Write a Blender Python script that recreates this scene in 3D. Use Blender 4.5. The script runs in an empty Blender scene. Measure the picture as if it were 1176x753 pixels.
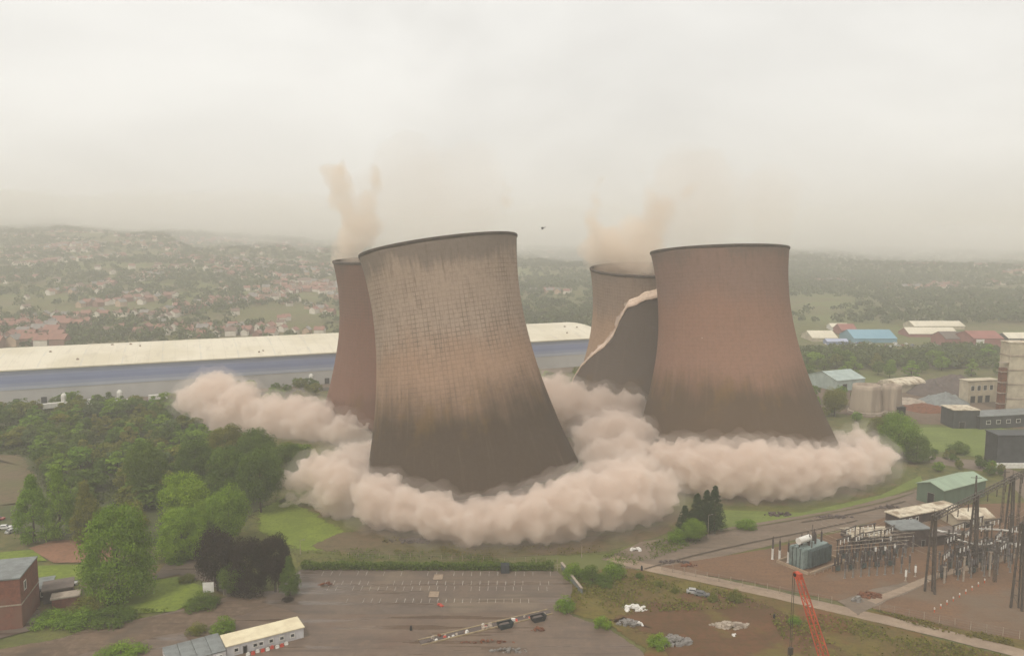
import bpy, math, random
import numpy as np
from mathutils import Vector, Matrix, noise as mnoise

random.seed(7)
RNG = np.random.default_rng(11)
SC = bpy.context.scene
COL = SC.collection
PI = math.pi

# ------------------------------------------------------------------ camera model (used only to survey the photograph)
CAM_H = 100.0
FPX, CX, CY = 923.0, 588.0, 376.5
PITCH = math.atan((376.5 - 268.0) / FPX)
CP, SP = math.cos(PITCH), math.sin(PITCH)

def ray(x, y):
    a, b = (x - CX) / FPX, -(y - CY) / FPX
    return Vector((a, CP + b * SP, -SP + b * CP))

def gp(x, y, z=0.0):
    """ground point (height z) seen at photograph pixel x, y"""
    d = ray(x, y)
    t = (z - CAM_H) / d.z
    return Vector((d.x * t, d.y * t, z))

def atY(x, y, Y):
    d = ray(x, y)
    t = Y / d.y
    return Vector((d.x * t, Y, CAM_H + d.z * t))

def proj(p):
    q = Vector(p) - Vector((0, 0, CAM_H))
    dep = q.y * CP - q.z * SP
    return CX + FPX * q.x / dep, CY - FPX * (q.y * SP + q.z * CP) / dep

def lin(r, g, b):
    f = lambda c: (c / 255 / 12.92) if c / 255 <= 0.04045 else ((c / 255 + 0.055) / 1.055) ** 2.4
    return (f(r), f(g), f(b), 1.0)

# ------------------------------------------------------------------ objects
def tag(o, label=None, cat=None, group=None, kind=None):
    if label: o['label'] = label
    if cat: o['category'] = cat
    if group: o['group'] = group
    if kind: o['kind'] = kind
    return o

def empty(name, loc=(0, 0, 0), rz=0.0, label=None, cat=None, group=None):
    o = bpy.data.objects.new(name, None)
    o.empty_display_size = 0.5
    COL.objects.link(o)
    o.location = loc
    o.rotation_euler = (0, 0, rz)
    return tag(o, label, cat, group)

def copy_tree(o, parent=None):
    c = o.copy()
    COL.objects.link(c)
    c.parent = parent
    for ch in list(KIDS.get(o.name, [])):
        k = copy_tree(ch, c)
        KIDS.setdefault(c.name, []).append(k)
    return c

KIDS = {}

class MB:
    def __init__(s):
        s.v, s.f, s.m = [], [], []
    def add(s, v, f, m=0):
        b = len(s.v)
        s.v.extend([tuple(p) for p in v])
        for q in f:
            s.f.append(tuple(i + b for i in q)); s.m.append(m)
        return s
    def box(s, c, d, rz=0.0, m=0, taper=1.0):
        x, y, z = d[0] / 2, d[1] / 2, d[2] / 2
        ca, sa = math.cos(rz), math.sin(rz)
        vs = []
        for dz in (-1, 1):
            k = taper if dz > 0 else 1.0
            for dx, dy in ((-1, -1), (1, -1), (1, 1), (-1, 1)):
                px, py = dx * x * k, dy * y * k
                vs.append((c[0] + px * ca - py * sa, c[1] + px * sa + py * ca, c[2] + dz * z))
        return s.add(vs, [(3, 2, 1, 0), (4, 5, 6, 7), (0, 1, 5, 4), (1, 2, 6, 5), (2, 3, 7, 6), (3, 0, 4, 7)], m)
    def tube(s, p0, p1, r0, r1=None, n=8, m=0, cap=True):
        r1 = r0 if r1 is None else r1
        p0, p1 = Vector(p0), Vector(p1)
        d = (p1 - p0).normalized()
        u = d.orthogonal().normalized(); w = d.cross(u)
        vs, fs = [], []
        for p, r in ((p0, r0), (p1, r1)):
            for i in range(n):
                a = 2 * PI * i / n
                vs.append(p + (u * math.cos(a) + w * math.sin(a)) * r)
        for i in range(n):
            j = (i + 1) % n
            fs.append((i, j, n + j, n + i))
        if cap:
            fs.append(tuple(range(n - 1, -1, -1))); fs.append(tuple(range(n, 2 * n)))
        return s.add(vs, fs, m)
    def path(s, pts, r, n=6, m=0):
        for a, b in zip(pts, pts[1:]):
            s.tube(a, b, r, r, n, m)
        return s
    def lathe(s, prof, c=(0, 0, 0), n=24, m=0, cap=True):
        vs, fs = [], []
        for r, z in prof:
            for i in range(n):
                a = 2 * PI * i / n
                vs.append((c[0] + r * math.cos(a), c[1] + r * math.sin(a), c[2] + z))
        for k in range(len(prof) - 1):
            for i in range(n):
                j = (i + 1) % n
                fs.append((k * n + i, k * n + j, (k + 1) * n + j, (k + 1) * n + i))
        if cap:
            fs.append(tuple(range(n - 1, -1, -1)))
            fs.append(tuple(range((len(prof) - 1) * n, len(prof) * n)))
        return s.add(vs, fs, m)
    def build(s, name, mats, parent=None, smooth=False, loc=(0, 0, 0), rz=0.0):
        me = bpy.data.meshes.new(name)
        me.from_pydata(s.v, [], s.f)
        if not isinstance(mats, (list, tuple)): mats = [mats]
        for q in mats: me.materials.append(q)
        if len(mats) > 1: me.polygons.foreach_set('material_index', s.m)
        if smooth: me.polygons.foreach_set('use_smooth', [True] * len(s.f))
        me.update()
        return link(name, me, parent, loc, rz)

def link(name, me, parent=None, loc=(0, 0, 0), rz=0.0):
    o = bpy.data.objects.new(name, me)
    COL.objects.link(o)
    o.location = loc
    o.rotation_euler = (0, 0, rz)
    if parent is not None:
        o.parent = parent
        KIDS.setdefault(parent.name, []).append(o)
    return o

# ------------------------------------------------------------------ materials
class NT:
    """tiny node helper"""
    def __init__(s, name):
        s.mat = bpy.data.materials.new(name)
        s.mat.use_nodes = True
        s.t = s.mat.node_tree
        s.t.nodes.clear()
        s.out = s.n('ShaderNodeOutputMaterial')
    def n(s, kind, **kw):
        q = s.t.nodes.new(kind)
        for k, v in kw.items(): setattr(q, k, v)
        return q
    def l(s, a, b):
        s.t.links.new(a, b)
    def setin(s, node, idx, val):
        if hasattr(val, 'is_output') or isinstance(val, bpy.types.NodeSocket): s.l(val, node.inputs[idx])
        else: node.inputs[idx].default_value = val
    def math(s, op, a, b=0.0, c=None, clamp=False):
        q = s.n('ShaderNodeMath', operation=op, use_clamp=clamp)
        s.setin(q, 0, a); s.setin(q, 1, b)
        if c is not None: s.setin(q, 2, c)
        return q.outputs[0]
    def noise(s, vec, scale, detail=4.0, rough=0.55):
        q = s.n('ShaderNodeTexNoise')
        if vec is not None: s.l(vec, q.inputs['Vector'])
        q.inputs['Scale'].default_value = scale
        q.inputs['Detail'].default_value = detail
        q.inputs['Roughness'].default_value = rough
        return q.outputs['Fac']
    def scale(s, vec, sc):
        q = s.n('ShaderNodeVectorMath', operation='MULTIPLY')
        s.l(vec, q.inputs[0]); q.inputs[1].default_value = sc
        return q.outputs[0]
    def ramp(s, fac, lo, hi):
        q = s.n('ShaderNodeMapRange'); q.interpolation_type = 'SMOOTHSTEP'
        s.l(fac, q.inputs[0]); q.inputs[1].default_value = lo; q.inputs[2].default_value = hi
        return q.outputs[0]
    def mix(s, fac, a, b, blend='MIX'):
        q = s.n('ShaderNodeMix', data_type='RGBA', blend_type=blend)
        s.setin(q, 0, fac)
        for i, val in ((6, a), (7, b)):
            if isinstance(val, bpy.types.NodeSocket): s.l(val, q.inputs[i])
            else: q.inputs[i].default_value = val
        return q.outputs[2]
    def surf(s, col, rough=0.85, bump=None, bstr=0.3, bdist=0.1, spec=0.4, metal=0.0):
        b = s.n('ShaderNodeBsdfPrincipled')
        s.setin(b, 'Base Color', col)
        s.setin(b, 'Roughness', rough)
        b.inputs['Specular IOR Level'].default_value = spec
        b.inputs['Metallic'].default_value = metal
        if bump is not None:
            q = s.n('ShaderNodeBump')
            q.inputs['Strength'].default_value = bstr; q.inputs['Distance'].default_value = bdist
            s.l(bump, q.inputs['Height']); s.l(q.outputs[0], b.inputs['Normal'])
        s.l(b.outputs[0], s.out.inputs['Surface'])
        return s.mat

def mk(name, c1, c2=None, sc=0.3, rough=0.85, bump=0.0, c3=None, sc3=0.05, spec=0.4, stretch=(1, 1, 1), metal=0.0, lo=0.35, hi=0.65):
    """object material: two tones mixed by noise, an optional third over wide patches"""
    t = NT(name)
    tc = t.n('ShaderNodeTexCoord').outputs['Object']
    v = t.scale(tc, stretch)
    if c2 is None: c2 = tuple(c * 0.8 for c in c1[:3]) + (1,)
    nz = t.noise(v, sc, 6.0, 0.65)
    col = t.mix(t.ramp(nz, lo, hi), c1, c2)
    if c3 is not None:
        col = t.mix(t.ramp(t.noise(v, sc3, 4.0, 0.6), 0.48, 0.66), col, c3)
    return t.surf(col, rough, nz if bump else None, bump, 0.15, spec, metal)

def G(r, g, b, k=1.0):
    c = lin(r, g, b)
    return (c[0] * k, c[1] * k, c[2] * k, 1)

M = {}
M['concrete'] = mk('concrete', G(172, 158, 142), G(140, 126, 112), 0.5)
M['dark_steel'] = mk('dark_steel', G(92, 82, 74), G(70, 62, 56), 1.0, 0.6)
M['grey_steel'] = mk('grey_steel', G(135, 130, 124), G(110, 105, 100), 1.0, 0.5)
M['white_paint'] = mk('white_paint', G(225, 222, 214), G(205, 200, 190), 0.6, 0.6)
M['porcelain'] = mk('porcelain', G(228, 224, 216), G(205, 200, 192), 2.0, 0.3)
M['brown_porcelain'] = mk('brown_porcelain', G(70, 55, 48), G(52, 42, 38), 2.0, 0.35)
M['black'] = mk('black', G(38, 36, 36), G(28, 27, 27), 1.0, 0.7)
M['glass'] = mk('glass', G(58, 60, 62), G(40, 42, 44), 0.6, 0.15, spec=0.6)
M['rubber'] = mk('rubber', G(34, 33, 33), G(26, 26, 26), 2.0, 0.9)
M['cream_roof'] = mk('cream_roof', G(214, 204, 182), G(182, 166, 142), 0.35, 0.8, c3=G(140, 122, 100), sc3=0.22)
M['cream_wall'] = mk('cream_wall', G(196, 184, 160), G(172, 160, 138), 0.2, 0.8)
M['brown_wall'] = mk('brown_wall', G(88, 74, 68), G(66, 56, 52), 0.5, 0.85)
M['slate_roof'] = mk('slate_roof', G(128, 132, 130), G(108, 110, 108), 0.4, 0.6)
M['dark_clad'] = mk('dark_clad', G(66, 68, 70), G(52, 54, 56), 0.3, 0.6)
M['pale_blue'] = mk('pale_blue', G(172, 184, 178), G(150, 164, 158), 0.2, 0.6)
M['red_paint'] = mk('red_paint', G(190, 86, 58), G(165, 72, 50), 1.0, 0.6, c3=G(150, 70, 52), sc3=.4)
M['skip_green'] = mk('skip_green', G(42, 52, 54), G(30, 38, 40), 0.8, 0.6)
M['rust'] = mk('rust', G(125, 78, 52), G(92, 58, 42), 0.8, 0.9)
M['tank'] = mk('tank', G(176, 160, 142), G(158, 142, 126), 0.2, .9, c3=G(140, 124, 110), sc3=.1, stretch=(1, 1, .15))
M['bark'] = mk('bark', G(84, 70, 56), G(58, 48, 40), 1.5, 0.95, 0.3)
M['orange'] = mk('orange', G(200, 95, 55), G(170, 80, 50), 1.0, 0.7)

# ================================================================== RENDER, CAMERA, LIGHT
cam = bpy.data.cameras.new('camera')
cam.sensor_width = 36.0
cam.lens = 36.0 * FPX / 1176.0
cam.clip_start = 1.0
cam.clip_end = 30000.0
camo = bpy.data.objects.new('camera', cam)
COL.objects.link(camo)
camo.location = (0, 0, CAM_H)
camo.rotation_euler = (PI / 2 - PITCH, 0, 0)
SC.camera = camo

SUN_EL, SUN_AZ = math.radians(56), math.radians(-145)     # azimuth from +Y (north), clockwise: behind the camera, to the left
w = bpy.data.worlds.new('World'); SC.world = w
w.use_nodes = True
nt = w.node_tree
for q in list(nt.nodes): nt.nodes.remove(q)
out = nt.nodes.new('ShaderNodeOutputWorld')
bg = nt.nodes.new('ShaderNodeBackground')
sky = nt.nodes.new('ShaderNodeTexSky')
sky.sky_type = 'NISHITA'; sky.sun_disc = False
sky.sun_elevation = SUN_EL; sky.sun_rotation = SUN_AZ
sky.dust_density = 4.0; sky.air_density = 1.0; sky.ozone_density = 1.0
tc = nt.nodes.new('ShaderNodeTexCoord')
mp = nt.nodes.new('ShaderNodeMapping'); mp.inputs['Scale'].default_value = (1.0, 1.0, 1.9); mp.inputs['Location'].default_value = (0.35, 0.1, 0.42)
nz = nt.nodes.new('ShaderNodeTexNoise'); nz.inputs['Scale'].default_value = 2.3; nz.inputs['Detail'].default_value = 5.0; nz.inputs['Roughness'].default_value = 0.5; nz.inputs['Distortion'].default_value = 0.4
cr = nt.nodes.new('ShaderNodeValToRGB')
cr.color_ramp.elements[0].position = 0.34; cr.color_ramp.elements[0].color = (6.6, 6.46, 6.15, 1)
cr.color_ramp.elements[1].position = 0.66; cr.color_ramp.elements[1].color = (8.3, 8.16, 7.8, 1)
mx = nt.nodes.new('ShaderNodeMix'); mx.data_type = 'RGBA'; mx.inputs[0].default_value = 0.93   # the overcast layer in front of the blue
nt.links.new(tc.outputs['Generated'], mp.inputs['Vector'])
nt.links.new(mp.outputs[0], nz.inputs['Vector'])
nt.links.new(nz.outputs['Fac'], cr.inputs[0])
nt.links.new(sky.outputs[0], mx.inputs[6])
nt.links.new(cr.outputs[0], mx.inputs[7])
nt.links.new(mx.outputs[2], bg.inputs[0])
bg.inputs[1].default_value = 0.1
nt.links.new(bg.outputs[0], out.inputs[0])

sun = bpy.data.lights.new('sun', 'SUN')
sun.energy = 1.4; sun.angle = math.radians(12); sun.color = (1.0, 0.95, 0.88)
suno = bpy.data.objects.new('sun', sun); COL.objects.link(suno)
sd = Vector((math.sin(SUN_AZ) * math.cos(SUN_EL), math.cos(SUN_AZ) * math.cos(SUN_EL), math.sin(SUN_EL)))
suno.rotation_euler = sd.to_track_quat('Z', 'Y').to_euler()
suno.location = sd * 400

SC.view_settings.view_transform = 'Standard'
SC.view_settings.look = 'None'
SC.view_settings.exposure = 0.38
SC.view_settings.gamma = 1.0
SC.view_settings.use_curve_mapping = False
cy = SC.cycles
cy.use_denoising = True
try: cy.denoiser = 'OPENIMAGEDENOISE'
except Exception: pass
cy.max_bounces = 9; cy.diffuse_bounces = 2; cy.glossy_bounces = 2; cy.transmission_bounces = 2
cy.volume_bounces = 7; cy.transparent_max_bounces = 8
cy.caustics_reflective = False; cy.caustics_refractive = False
cy.use_adaptive_sampling = True; cy.adaptive_threshold = 0.02

# ================================================================== TERRAIN
A_K = [-1.2, -.62, -.5, -.42, -.3, -.2, -.05, .2, .4, .6, 1.2]
A_V = [132, 130, 126, 120, 98, 74, 56, 42, 46, 44, 44]
def terrain(x, y):
    if y < 640: return 0.0
    a = x / max(y, 1.0)
    amp = float(np.interp(a, A_K, A_V))
    t = min(max((y - 700) / 1900.0, 0), 1)
    t = t * t * (3 - 2 * t) * 0.5 + t * 0.5
    bump = mnoise.noise(Vector((x / 420, y / 420, 0))) * 14 + mnoise.noise(Vector((x / 160, y / 160, 3))) * 4
    return amp * t + bump * min(1, t * 3) * (0.4 + 0.6 * min(1, t * 1.4))

ys = [-400, -100, 60, 150, 250, 350, 450, 550, 640] + list(range(680, 3000, 40)) + list(range(3000, 9001, 500))
xs = list(range(-7000, -2400, 500)) + list(range(-2400, 2401, 50)) + list(range(2900, 7001, 500))
gv = [(x, y, terrain(x, y)) for y in ys for x in xs]
nx = len(xs)
gf = [(j * nx + i, j * nx + i + 1, (j + 1) * nx + i + 1, (j + 1) * nx + i) for j in range(len(ys) - 1) for i in range(nx - 1)]
t = NT('ground_grass')
P = t.n('ShaderNodeTexCoord').outputs['Object']
n1, n2, n3 = t.noise(P, 0.02, 6, 0.6), t.noise(P, 0.25, 6, 0.65), t.noise(P, 0.006, 3, 0.5)
c = t.mix(t.ramp(n1, .38, .64), G(104, 102, 56), G(112, 100, 72))
c = t.mix(t.ramp(n2, .35, .7), c, G(78, 82, 48))
c = t.mix(t.ramp(n3, .5, .6), c, G(100, 104, 60))
gm = t.surf(c, 0.95, n2, 0.5, 0.4, 0.2)
mb = MB(); mb.add(gv, gf)
ground = mb.build('ground', gm, smooth=True)
tag(ground, kind='structure')

# flat sheets on the ground ------------------------------------------------------
def jitter_poly(pts, step, amp, seed=0):
    out = []
    n = len(pts)
    for i in range(n):
        a, b = Vector(pts[i]), Vector(pts[(i + 1) % n])
        k = max(1, int((b - a).length / step))
        for j in range(k):
            p = a.lerp(b, j / k)
            p.x += mnoise.noise(Vector((p.x * .13, p.y * .13, seed))) * amp + mnoise.noise(Vector((p.x * .6, p.y * .6, seed + 5))) * amp * .4
            p.y += mnoise.noise(Vector((p.x * .13, p.y * .13, seed + 9))) * amp + mnoise.noise(Vector((p.x * .6, p.y * .6, seed + 15))) * amp * .4
            out.append(p)
    return out

LAYER = [0]
def patch(name, px, m, amp=0.8, step=2.0, world=False, z=None, feather=None):
    LAYER[0] += 1
    zz = 0.012 * LAYER[0] if z is None else z
    pts = [Vector((p[0], p[1], 0)) if world else gp(*p) for p in px]
    pts = jitter_poly(pts, max(step, 3.0), amp * .6, LAYER[0]) if amp > 0 else pts
    feather = amp * 1.3 if feather is None else feather
    import bmesh
    bm = bmesh.new()
    vs = [bm.verts.new((p.x, p.y, zz)) for p in pts]
    f = bm.faces.new(vs)
    lay = bm.verts.layers.float.new('inner')
    bm.normal_update()
    if f.normal.z < 0: f.normal_flip()
    if feather > 0:
        bmesh.ops.inset_region(bm, faces=[f], thickness=feather, use_even_offset=True, use_boundary=True)
        for v in f.verts: v[lay] = 1.0
    else:
        for v in bm.verts: v[lay] = 1.0
    me = bpy.data.meshes.new(name)
    bm.to_mesh(me); bm.free()
    me.materials.append(m)
    me.update()
    return tag(link(name, me), kind='structure')

def strip_px(name, px, width, m, amp=0.5, closed=False):
    """a road of constant width along photograph points"""
    pts = [gp(*p) for p in px]
    fine = []
    for i in range(len(pts) - 1):
        p0 = pts[max(i - 1, 0)]; p1 = pts[i]; p2 = pts[i + 1]; p3 = pts[min(i + 2, len(pts) - 1)]
        for j in range(8):
            s = j / 8
            fine.append(0.5 * ((2 * p1) + (p2 - p0) * s + (2 * p0 - 5 * p1 + 4 * p2 - p3) * s * s + (3 * p1 - p0 - 3 * p2 + p3) * s ** 3))
    fine.append(pts[-1])
    L, R = [], []
    for i, p in enumerate(fine):
        d = (fine[min(i + 1, len(fine) - 1)] - fine[max(i - 1, 0)]).normalized()
        nrm = Vector((-d.y, d.x, 0))
        L.append(p + nrm * width / 2); R.append(p - nrm * width / 2)
    return patch(name, [(p.x, p.y) for p in L + R[::-1]], m, amp, 1.5, world=True)

def gmat(name, a, b, c=None, s1=0.08, s2=0.9, rough=0.95, bump=0.4, lo=.36, hi=.64, c3=None, spec=.3, grain=.45, streak=.25, puddle=0.0):
    t = NT(name)
    P = t.n('ShaderNodeTexCoord').outputs['Object']
    n1, n2 = t.noise(P, s1, 7, 0.65), t.noise(P, s2, 6, 0.7)
    col = t.mix(t.ramp(n1, lo, hi), a, b)
    if c is not None: col = t.mix(t.ramp(n2, .42, .75), col, c)
    if c3 is not None: col = t.mix(t.ramp(t.noise(P, s1 * .45, 5, .6), .52, .62), col, c3)
    mpn = t.n('ShaderNodeMapping'); mpn.inputs['Rotation'].default_value = (0, 0, -.42); mpn.inputs['Scale'].default_value = (.035, .5, 1); t.l(P, mpn.inputs['Vector'])
    sk = t.noise(mpn.outputs[0], 1.0, 6, .7)
    col = t.mix(t.math('MULTIPLY', t.ramp(sk, .5, .68), streak), col, tuple(q * .6 for q in b[:3]) + (1,))
    col = t.mix(t.math('MULTIPLY', t.ramp(sk, .46, .32), streak * .6), col, tuple(min(1, q * 1.3) for q in a[:3]) + (1,))
    n4 = t.noise(P, 2.2, 5, .75)
    col = t.mix(t.math('MULTIPLY', t.ramp(n4, .45, .72), grain), col, tuple(q * .62 for q in a[:3]) + (1,))
    rr = t.math('ADD', rough - .12, t.math('MULTIPLY', n1, .24))
    if puddle:
        pd = t.math('MULTIPLY', t.ramp(t.noise(mpn.outputs[0], .55, 4, .55), .53, .6), puddle)
        rr = t.math('SUBTRACT', rr, t.math('MULTIPLY', pd, .42), clamp=True)
        col = t.mix(t.math('MULTIPLY', pd, .35), col, tuple(q * .6 for q in b[:3]) + (1,))
    t.surf(col, rr, n2, bump, 0.25, spec)
    at = t.n('ShaderNodeAttribute'); at.attribute_name = 'inner'
    e_ = t.math('ADD', at.outputs['Fac'], t.math('MULTIPLY', t.math('SUBTRACT', t.math('ADD', n2, t.noise(P, .35, 3, .5)), 1.0), 1.1))
    tr = t.n('ShaderNodeBsdfTransparent'); ms = t.n('ShaderNodeMixShader')
    sh = t.out.inputs['Surface'].links[0].from_socket
    t.l(t.ramp(e_, .36, .52), ms.inputs[0]); t.l(tr.outputs[0], ms.inputs[1]); t.l(sh, ms.inputs[2]); t.l(ms.outputs[0], t.out.inputs['Surface'])
    return t.mat

M['lawn'] = gmat('lawn', G(122, 136, 50), G(108, 122, 46), G(90, 102, 40), 0.1)
M['field'] = gmat('field', G(116, 128, 62), G(104, 116, 58), G(90, 102, 50), 0.05)
M['dull_grass'] = gmat('dull_grass', G(107, 107, 55), G(88, 94, 48), G(80, 78, 49), 0.07, c3=G(113, 97, 69))
M['rough_grass'] = gmat('rough_grass', G(109, 98, 44), G(101, 80, 48), G(77, 73, 35), 0.07, c3=G(110, 73, 47))
M['dirt'] = gmat('dirt', G(111, 92, 74), G(96, 80, 66), G(125, 107, 91), 0.06, 0.5, c3=G(89, 77, 65), streak=.6)
M['rust_dirt'] = gmat('rust_dirt', G(107, 73, 50), G(92, 67, 45), G(80, 69, 38), 0.09, 0.7, c3=G(103, 91, 45))
M['pink_dirt'] = gmat('pink_dirt', G(150, 110, 87), G(133, 99, 78), G(115, 90, 69), 0.08)
M['gravel'] = gmat('gravel', G(124, 94, 70), G(111, 87, 67), G(100, 77, 61), 0.05, 1.2, c3=G(114, 97, 80))
M['tarmac'] = gmat('tarmac', G(110, 94, 80), G(98, 85, 75), G(92, 79, 68), 0.05, 0.6, 0.62, 0.15, c3=G(120, 105, 88), spec=.5, streak=.6, puddle=1.0)
M['wet_tarmac'] = gmat('wet_tarmac', G(111, 93, 78), G(98, 82, 70), G(118, 99, 82), 0.06, 0.35, 0.55, 0.15, c3=G(104, 82, 67), spec=.5, streak=.6, puddle=1.0)
M['road'] = gmat('road', G(125, 109, 94), G(115, 101, 86), G(106, 92, 80), 0.08, 0.5, 0.7, 0.15, streak=.6)
M['pale_road'] = gmat('pale_road', G(158, 138, 118), G(143, 124, 106), G(133, 115, 97), 0.12, 0.6, 0.8, 0.15)
M['wood_floor'] = gmat('wood_floor', G(78, 84, 48), G(64, 70, 40), G(92, 88, 56), 0.06, 0.3)
M['brown_field'] = gmat('brown_field', G(108, 92, 70), G(98, 96, 60), G(86, 76, 58), 0.05, 0.4)
M['line_paint'] = mk('line_paint', G(205, 198, 184), G(150, 140, 128), 0.8, 0.8)

patch('woodland_floor', [(-60, 470), (120, 458), (230, 470), (330, 520), (330, 560), (290, 600), (230, 640), (100, 622), (-60, 610)], M['wood_floor'], 2, feather=6)
patch('brown_field', [(-40, 522), (30, 520), (48, 545), (30, 580), (-40, 590)], M['brown_field'], 1.5, feather=5)
patch('rough_ground', [(-40, 700), (30, 660), (200, 640), (330, 600), (345, 655), (660, 646), (650, 696), (345, 690), (120, 745), (-40, 790)], M['dull_grass'], 1, feather=1.0)
patch('tower_ground', [(280, 590), (345, 560), (420, 545), (800, 520), (1060, 530), (1060, 556), (900, 602), (760, 625), (690, 640), (340, 645)], M['dull_grass'], 1.5, feather=5)
patch('bright_grass', [(288, 585), (330, 568), (370, 590), (420, 618), (420, 634), (345, 636), (290, 612)], M['lawn'], 2.2, feather=5)
patch('verge_grass', [(775, 616), (830, 585), (920, 588), (1010, 568), (1058, 545), (1062, 556), (1010, 575), (920, 600), (850, 612)], M['field'], .5, feather=.7)
patch('clinker_ground', [(392, 610), (440, 606), (560, 624), (690, 614), (770, 600), (776, 612), (700, 634), (560, 643), (420, 637), (372, 634), (352, 627)], M['brown_field'], 1.2, feather=2.2)
patch('service_road', [(690, 642), (735, 622), (850, 603), (960, 585), (1060, 560), (1090, 545), (1110, 552), (1060, 585), (975, 606), (880, 628), (780, 650), (720, 655)], M['road'], .5)
patch('access_lane', [(395, 548), (420, 536), (1000, 520), (1150, 545), (1176, 575), (1230, 590), (1230, 565), (1140, 530), (1030, 520), (990, 506), (700, 500)], M['road'], .6)
patch('green_field', [(1040, 497), (1060, 490), (1150, 491), (1190, 500), (1190, 520), (1120, 525), (1050, 515)], M['field'], .8, feather=2)
patch('industrial_yard', [(925, 440), (1200, 435), (1230, 500), (1150, 491), (1060, 488), (990, 480), (925, 470)], M['dirt'], 2, feather=5)
patch('substation_yard', [(745, 652), (880, 630), (975, 608), (1040, 585), (1080, 580), (1240, 575), (1320, 800), (1176, 742), (1100, 722), (960, 690), (850, 667)], M['gravel'], .5)
patch('rough_waste_ground', [(640, 690), (665, 655), (720, 650), (850, 676), (960, 700), (1176, 757), (1240, 830), (700, 830), (735, 745), (700, 722), (640, 702)], M['rough_grass'], 1, feather=2.5)
patch('yard_verge', [(990, 698), (1040, 708), (1110, 724), (1176, 735), (1260, 760), (1260, 775), (1150, 745), (1060, 722), (1000, 708)], M['rough_grass'], .6, feather=.6)
patch('rusty_dirt', [(720, 700), (770, 675), (850, 680), (900, 700), (960, 735), (1010, 765), (880, 790), (760, 765), (748, 735), (690, 712)], M['rust_dirt'], 2, feather=5)
strip_px('concrete_road', [(700, 640), (745, 652), (850, 674), (950, 697), (1050, 720), (1130, 740), (1176, 752), (1300, 790)], 5.5, M['pale_road'], .35)
patch('concrete_apron', [(960, 690), (1000, 676), (1040, 668), (1062, 674), (1000, 700), (985, 708)], M['road'], .7)
strip_px('yard_track', [(1000, 692), (1040, 676), (1080, 660), (1130, 648), (1200, 628)], 3.0, M['pale_road'], .35)
patch('forecourt', [(-40, 770), (100, 722), (235, 694), (262, 684), (335, 676), (345, 680), (480, 698), (630, 696), (700, 722), (742, 750), (742, 860), (-40, 860)], M['wet_tarmac'], .7)
patch('dirt_track', [(-40, 752), (60, 735), (140, 717), (230, 696), (300, 684), (335, 690), (230, 722), (110, 748), (-40, 790)], M['dirt'], .9, feather=1)
patch('parking_lot', [(345, 654), (640, 656), (658, 672), (656, 690), (632, 702), (480, 706), (345, 706), (300, 692)], M['tarmac'], .25)
patch('side_lane', [(170, 668), (190, 648), (225, 643), (262, 655), (300, 690), (262, 686), (232, 668), (205, 660)], M['tarmac'], .4)
patch('lawn', [(130, 690), (165, 668), (205, 662), (235, 674), (240, 686), (200, 703), (150, 706)], M['lawn'], .5)
patch('lawn', [(-20, 668), (-20, 652), (30, 650), (110, 648), (112, 662), (60, 672)], M['lawn'], .4)
patch('lawn', [(-20, 636), (40, 631), (55, 645), (-20, 648)], M['lawn'], .4)
patch('bare_court', [(32, 630), (60, 621), (130, 618), (130, 646), (60, 647)], M['pink_dirt'], .4)
patch('brick_yard', [(-20, 690), (28, 690), (48, 702), (45, 722), (-20, 740)], M['tarmac'], .3)

M['kerb_dark'] = gmat('kerb_dark', G(92, 80, 66), G(78, 68, 58), None, .3)
strip_px('road_edge', [(740, 654), (790, 640), (860, 624), (930, 610), (985, 598)], .7, M['kerb_dark'], .15)
strip_px('road_edge', [(760, 628), (800, 615), (860, 606), (930, 594), (1010, 578), (1050, 566)], .6, M['dull_grass'], .2)
strip_px('road_edge', [(920, 600), (960, 594), (1000, 586), (1040, 576)], .8, M['kerb_dark'], .15)
# parking bay lines and the two pale pads
mk_b = MB()
zz = 0.012 * (LAYER[0] + 2)
def quad(a, b, wd):
    d = (b - a).normalized(); n_ = Vector((-d.y, d.x, 0)) * wd / 2
    mk_b.add([(a - n_).to_tuple()[:2] + (zz,), (b - n_).to_tuple()[:2] + (zz,), (b + n_).to_tuple()[:2] + (zz,), (a + n_).to_tuple()[:2] + (zz,)], [(0, 1, 2, 3)])
A, B = gp(372, 660), gp(632, 661)
nb = int((B - A).length / 2.5)
for row, (ya, yb, skip) in enumerate(((657, 662, 0), (667.5, 672.5, 1), (674, 679, 2), (688, 693, 3))):
    for i in range(nb + 1):
        f = i / nb
        if row == 3 and f > .93: continue
        if random.random() < .13: continue
        xa = 372 + 260 * f
        k = (row * 5) * (f - .6)
        quad(gp(xa - k, ya + .5 * f), gp(xa - k - 1.2 + 3 * (f - .5), yb + .5 * f), 0.12)
tag(mk_b.build('parking_bay_lines', M['line_paint']), kind='structure')
for (x, y) in ((503, 664), (498, 684)):
    a = gp(x, y)
    patch('pale_pad', [(a.x - 1.4, a.y - 1.6), (a.x + 1.5, a.y - 1.6), (a.x + 1.5, a.y + 2.2), (a.x - 1.3, a.y + 2.2)], M['pale_road'], .1, 1, world=True, z=zz + .012)

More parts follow.
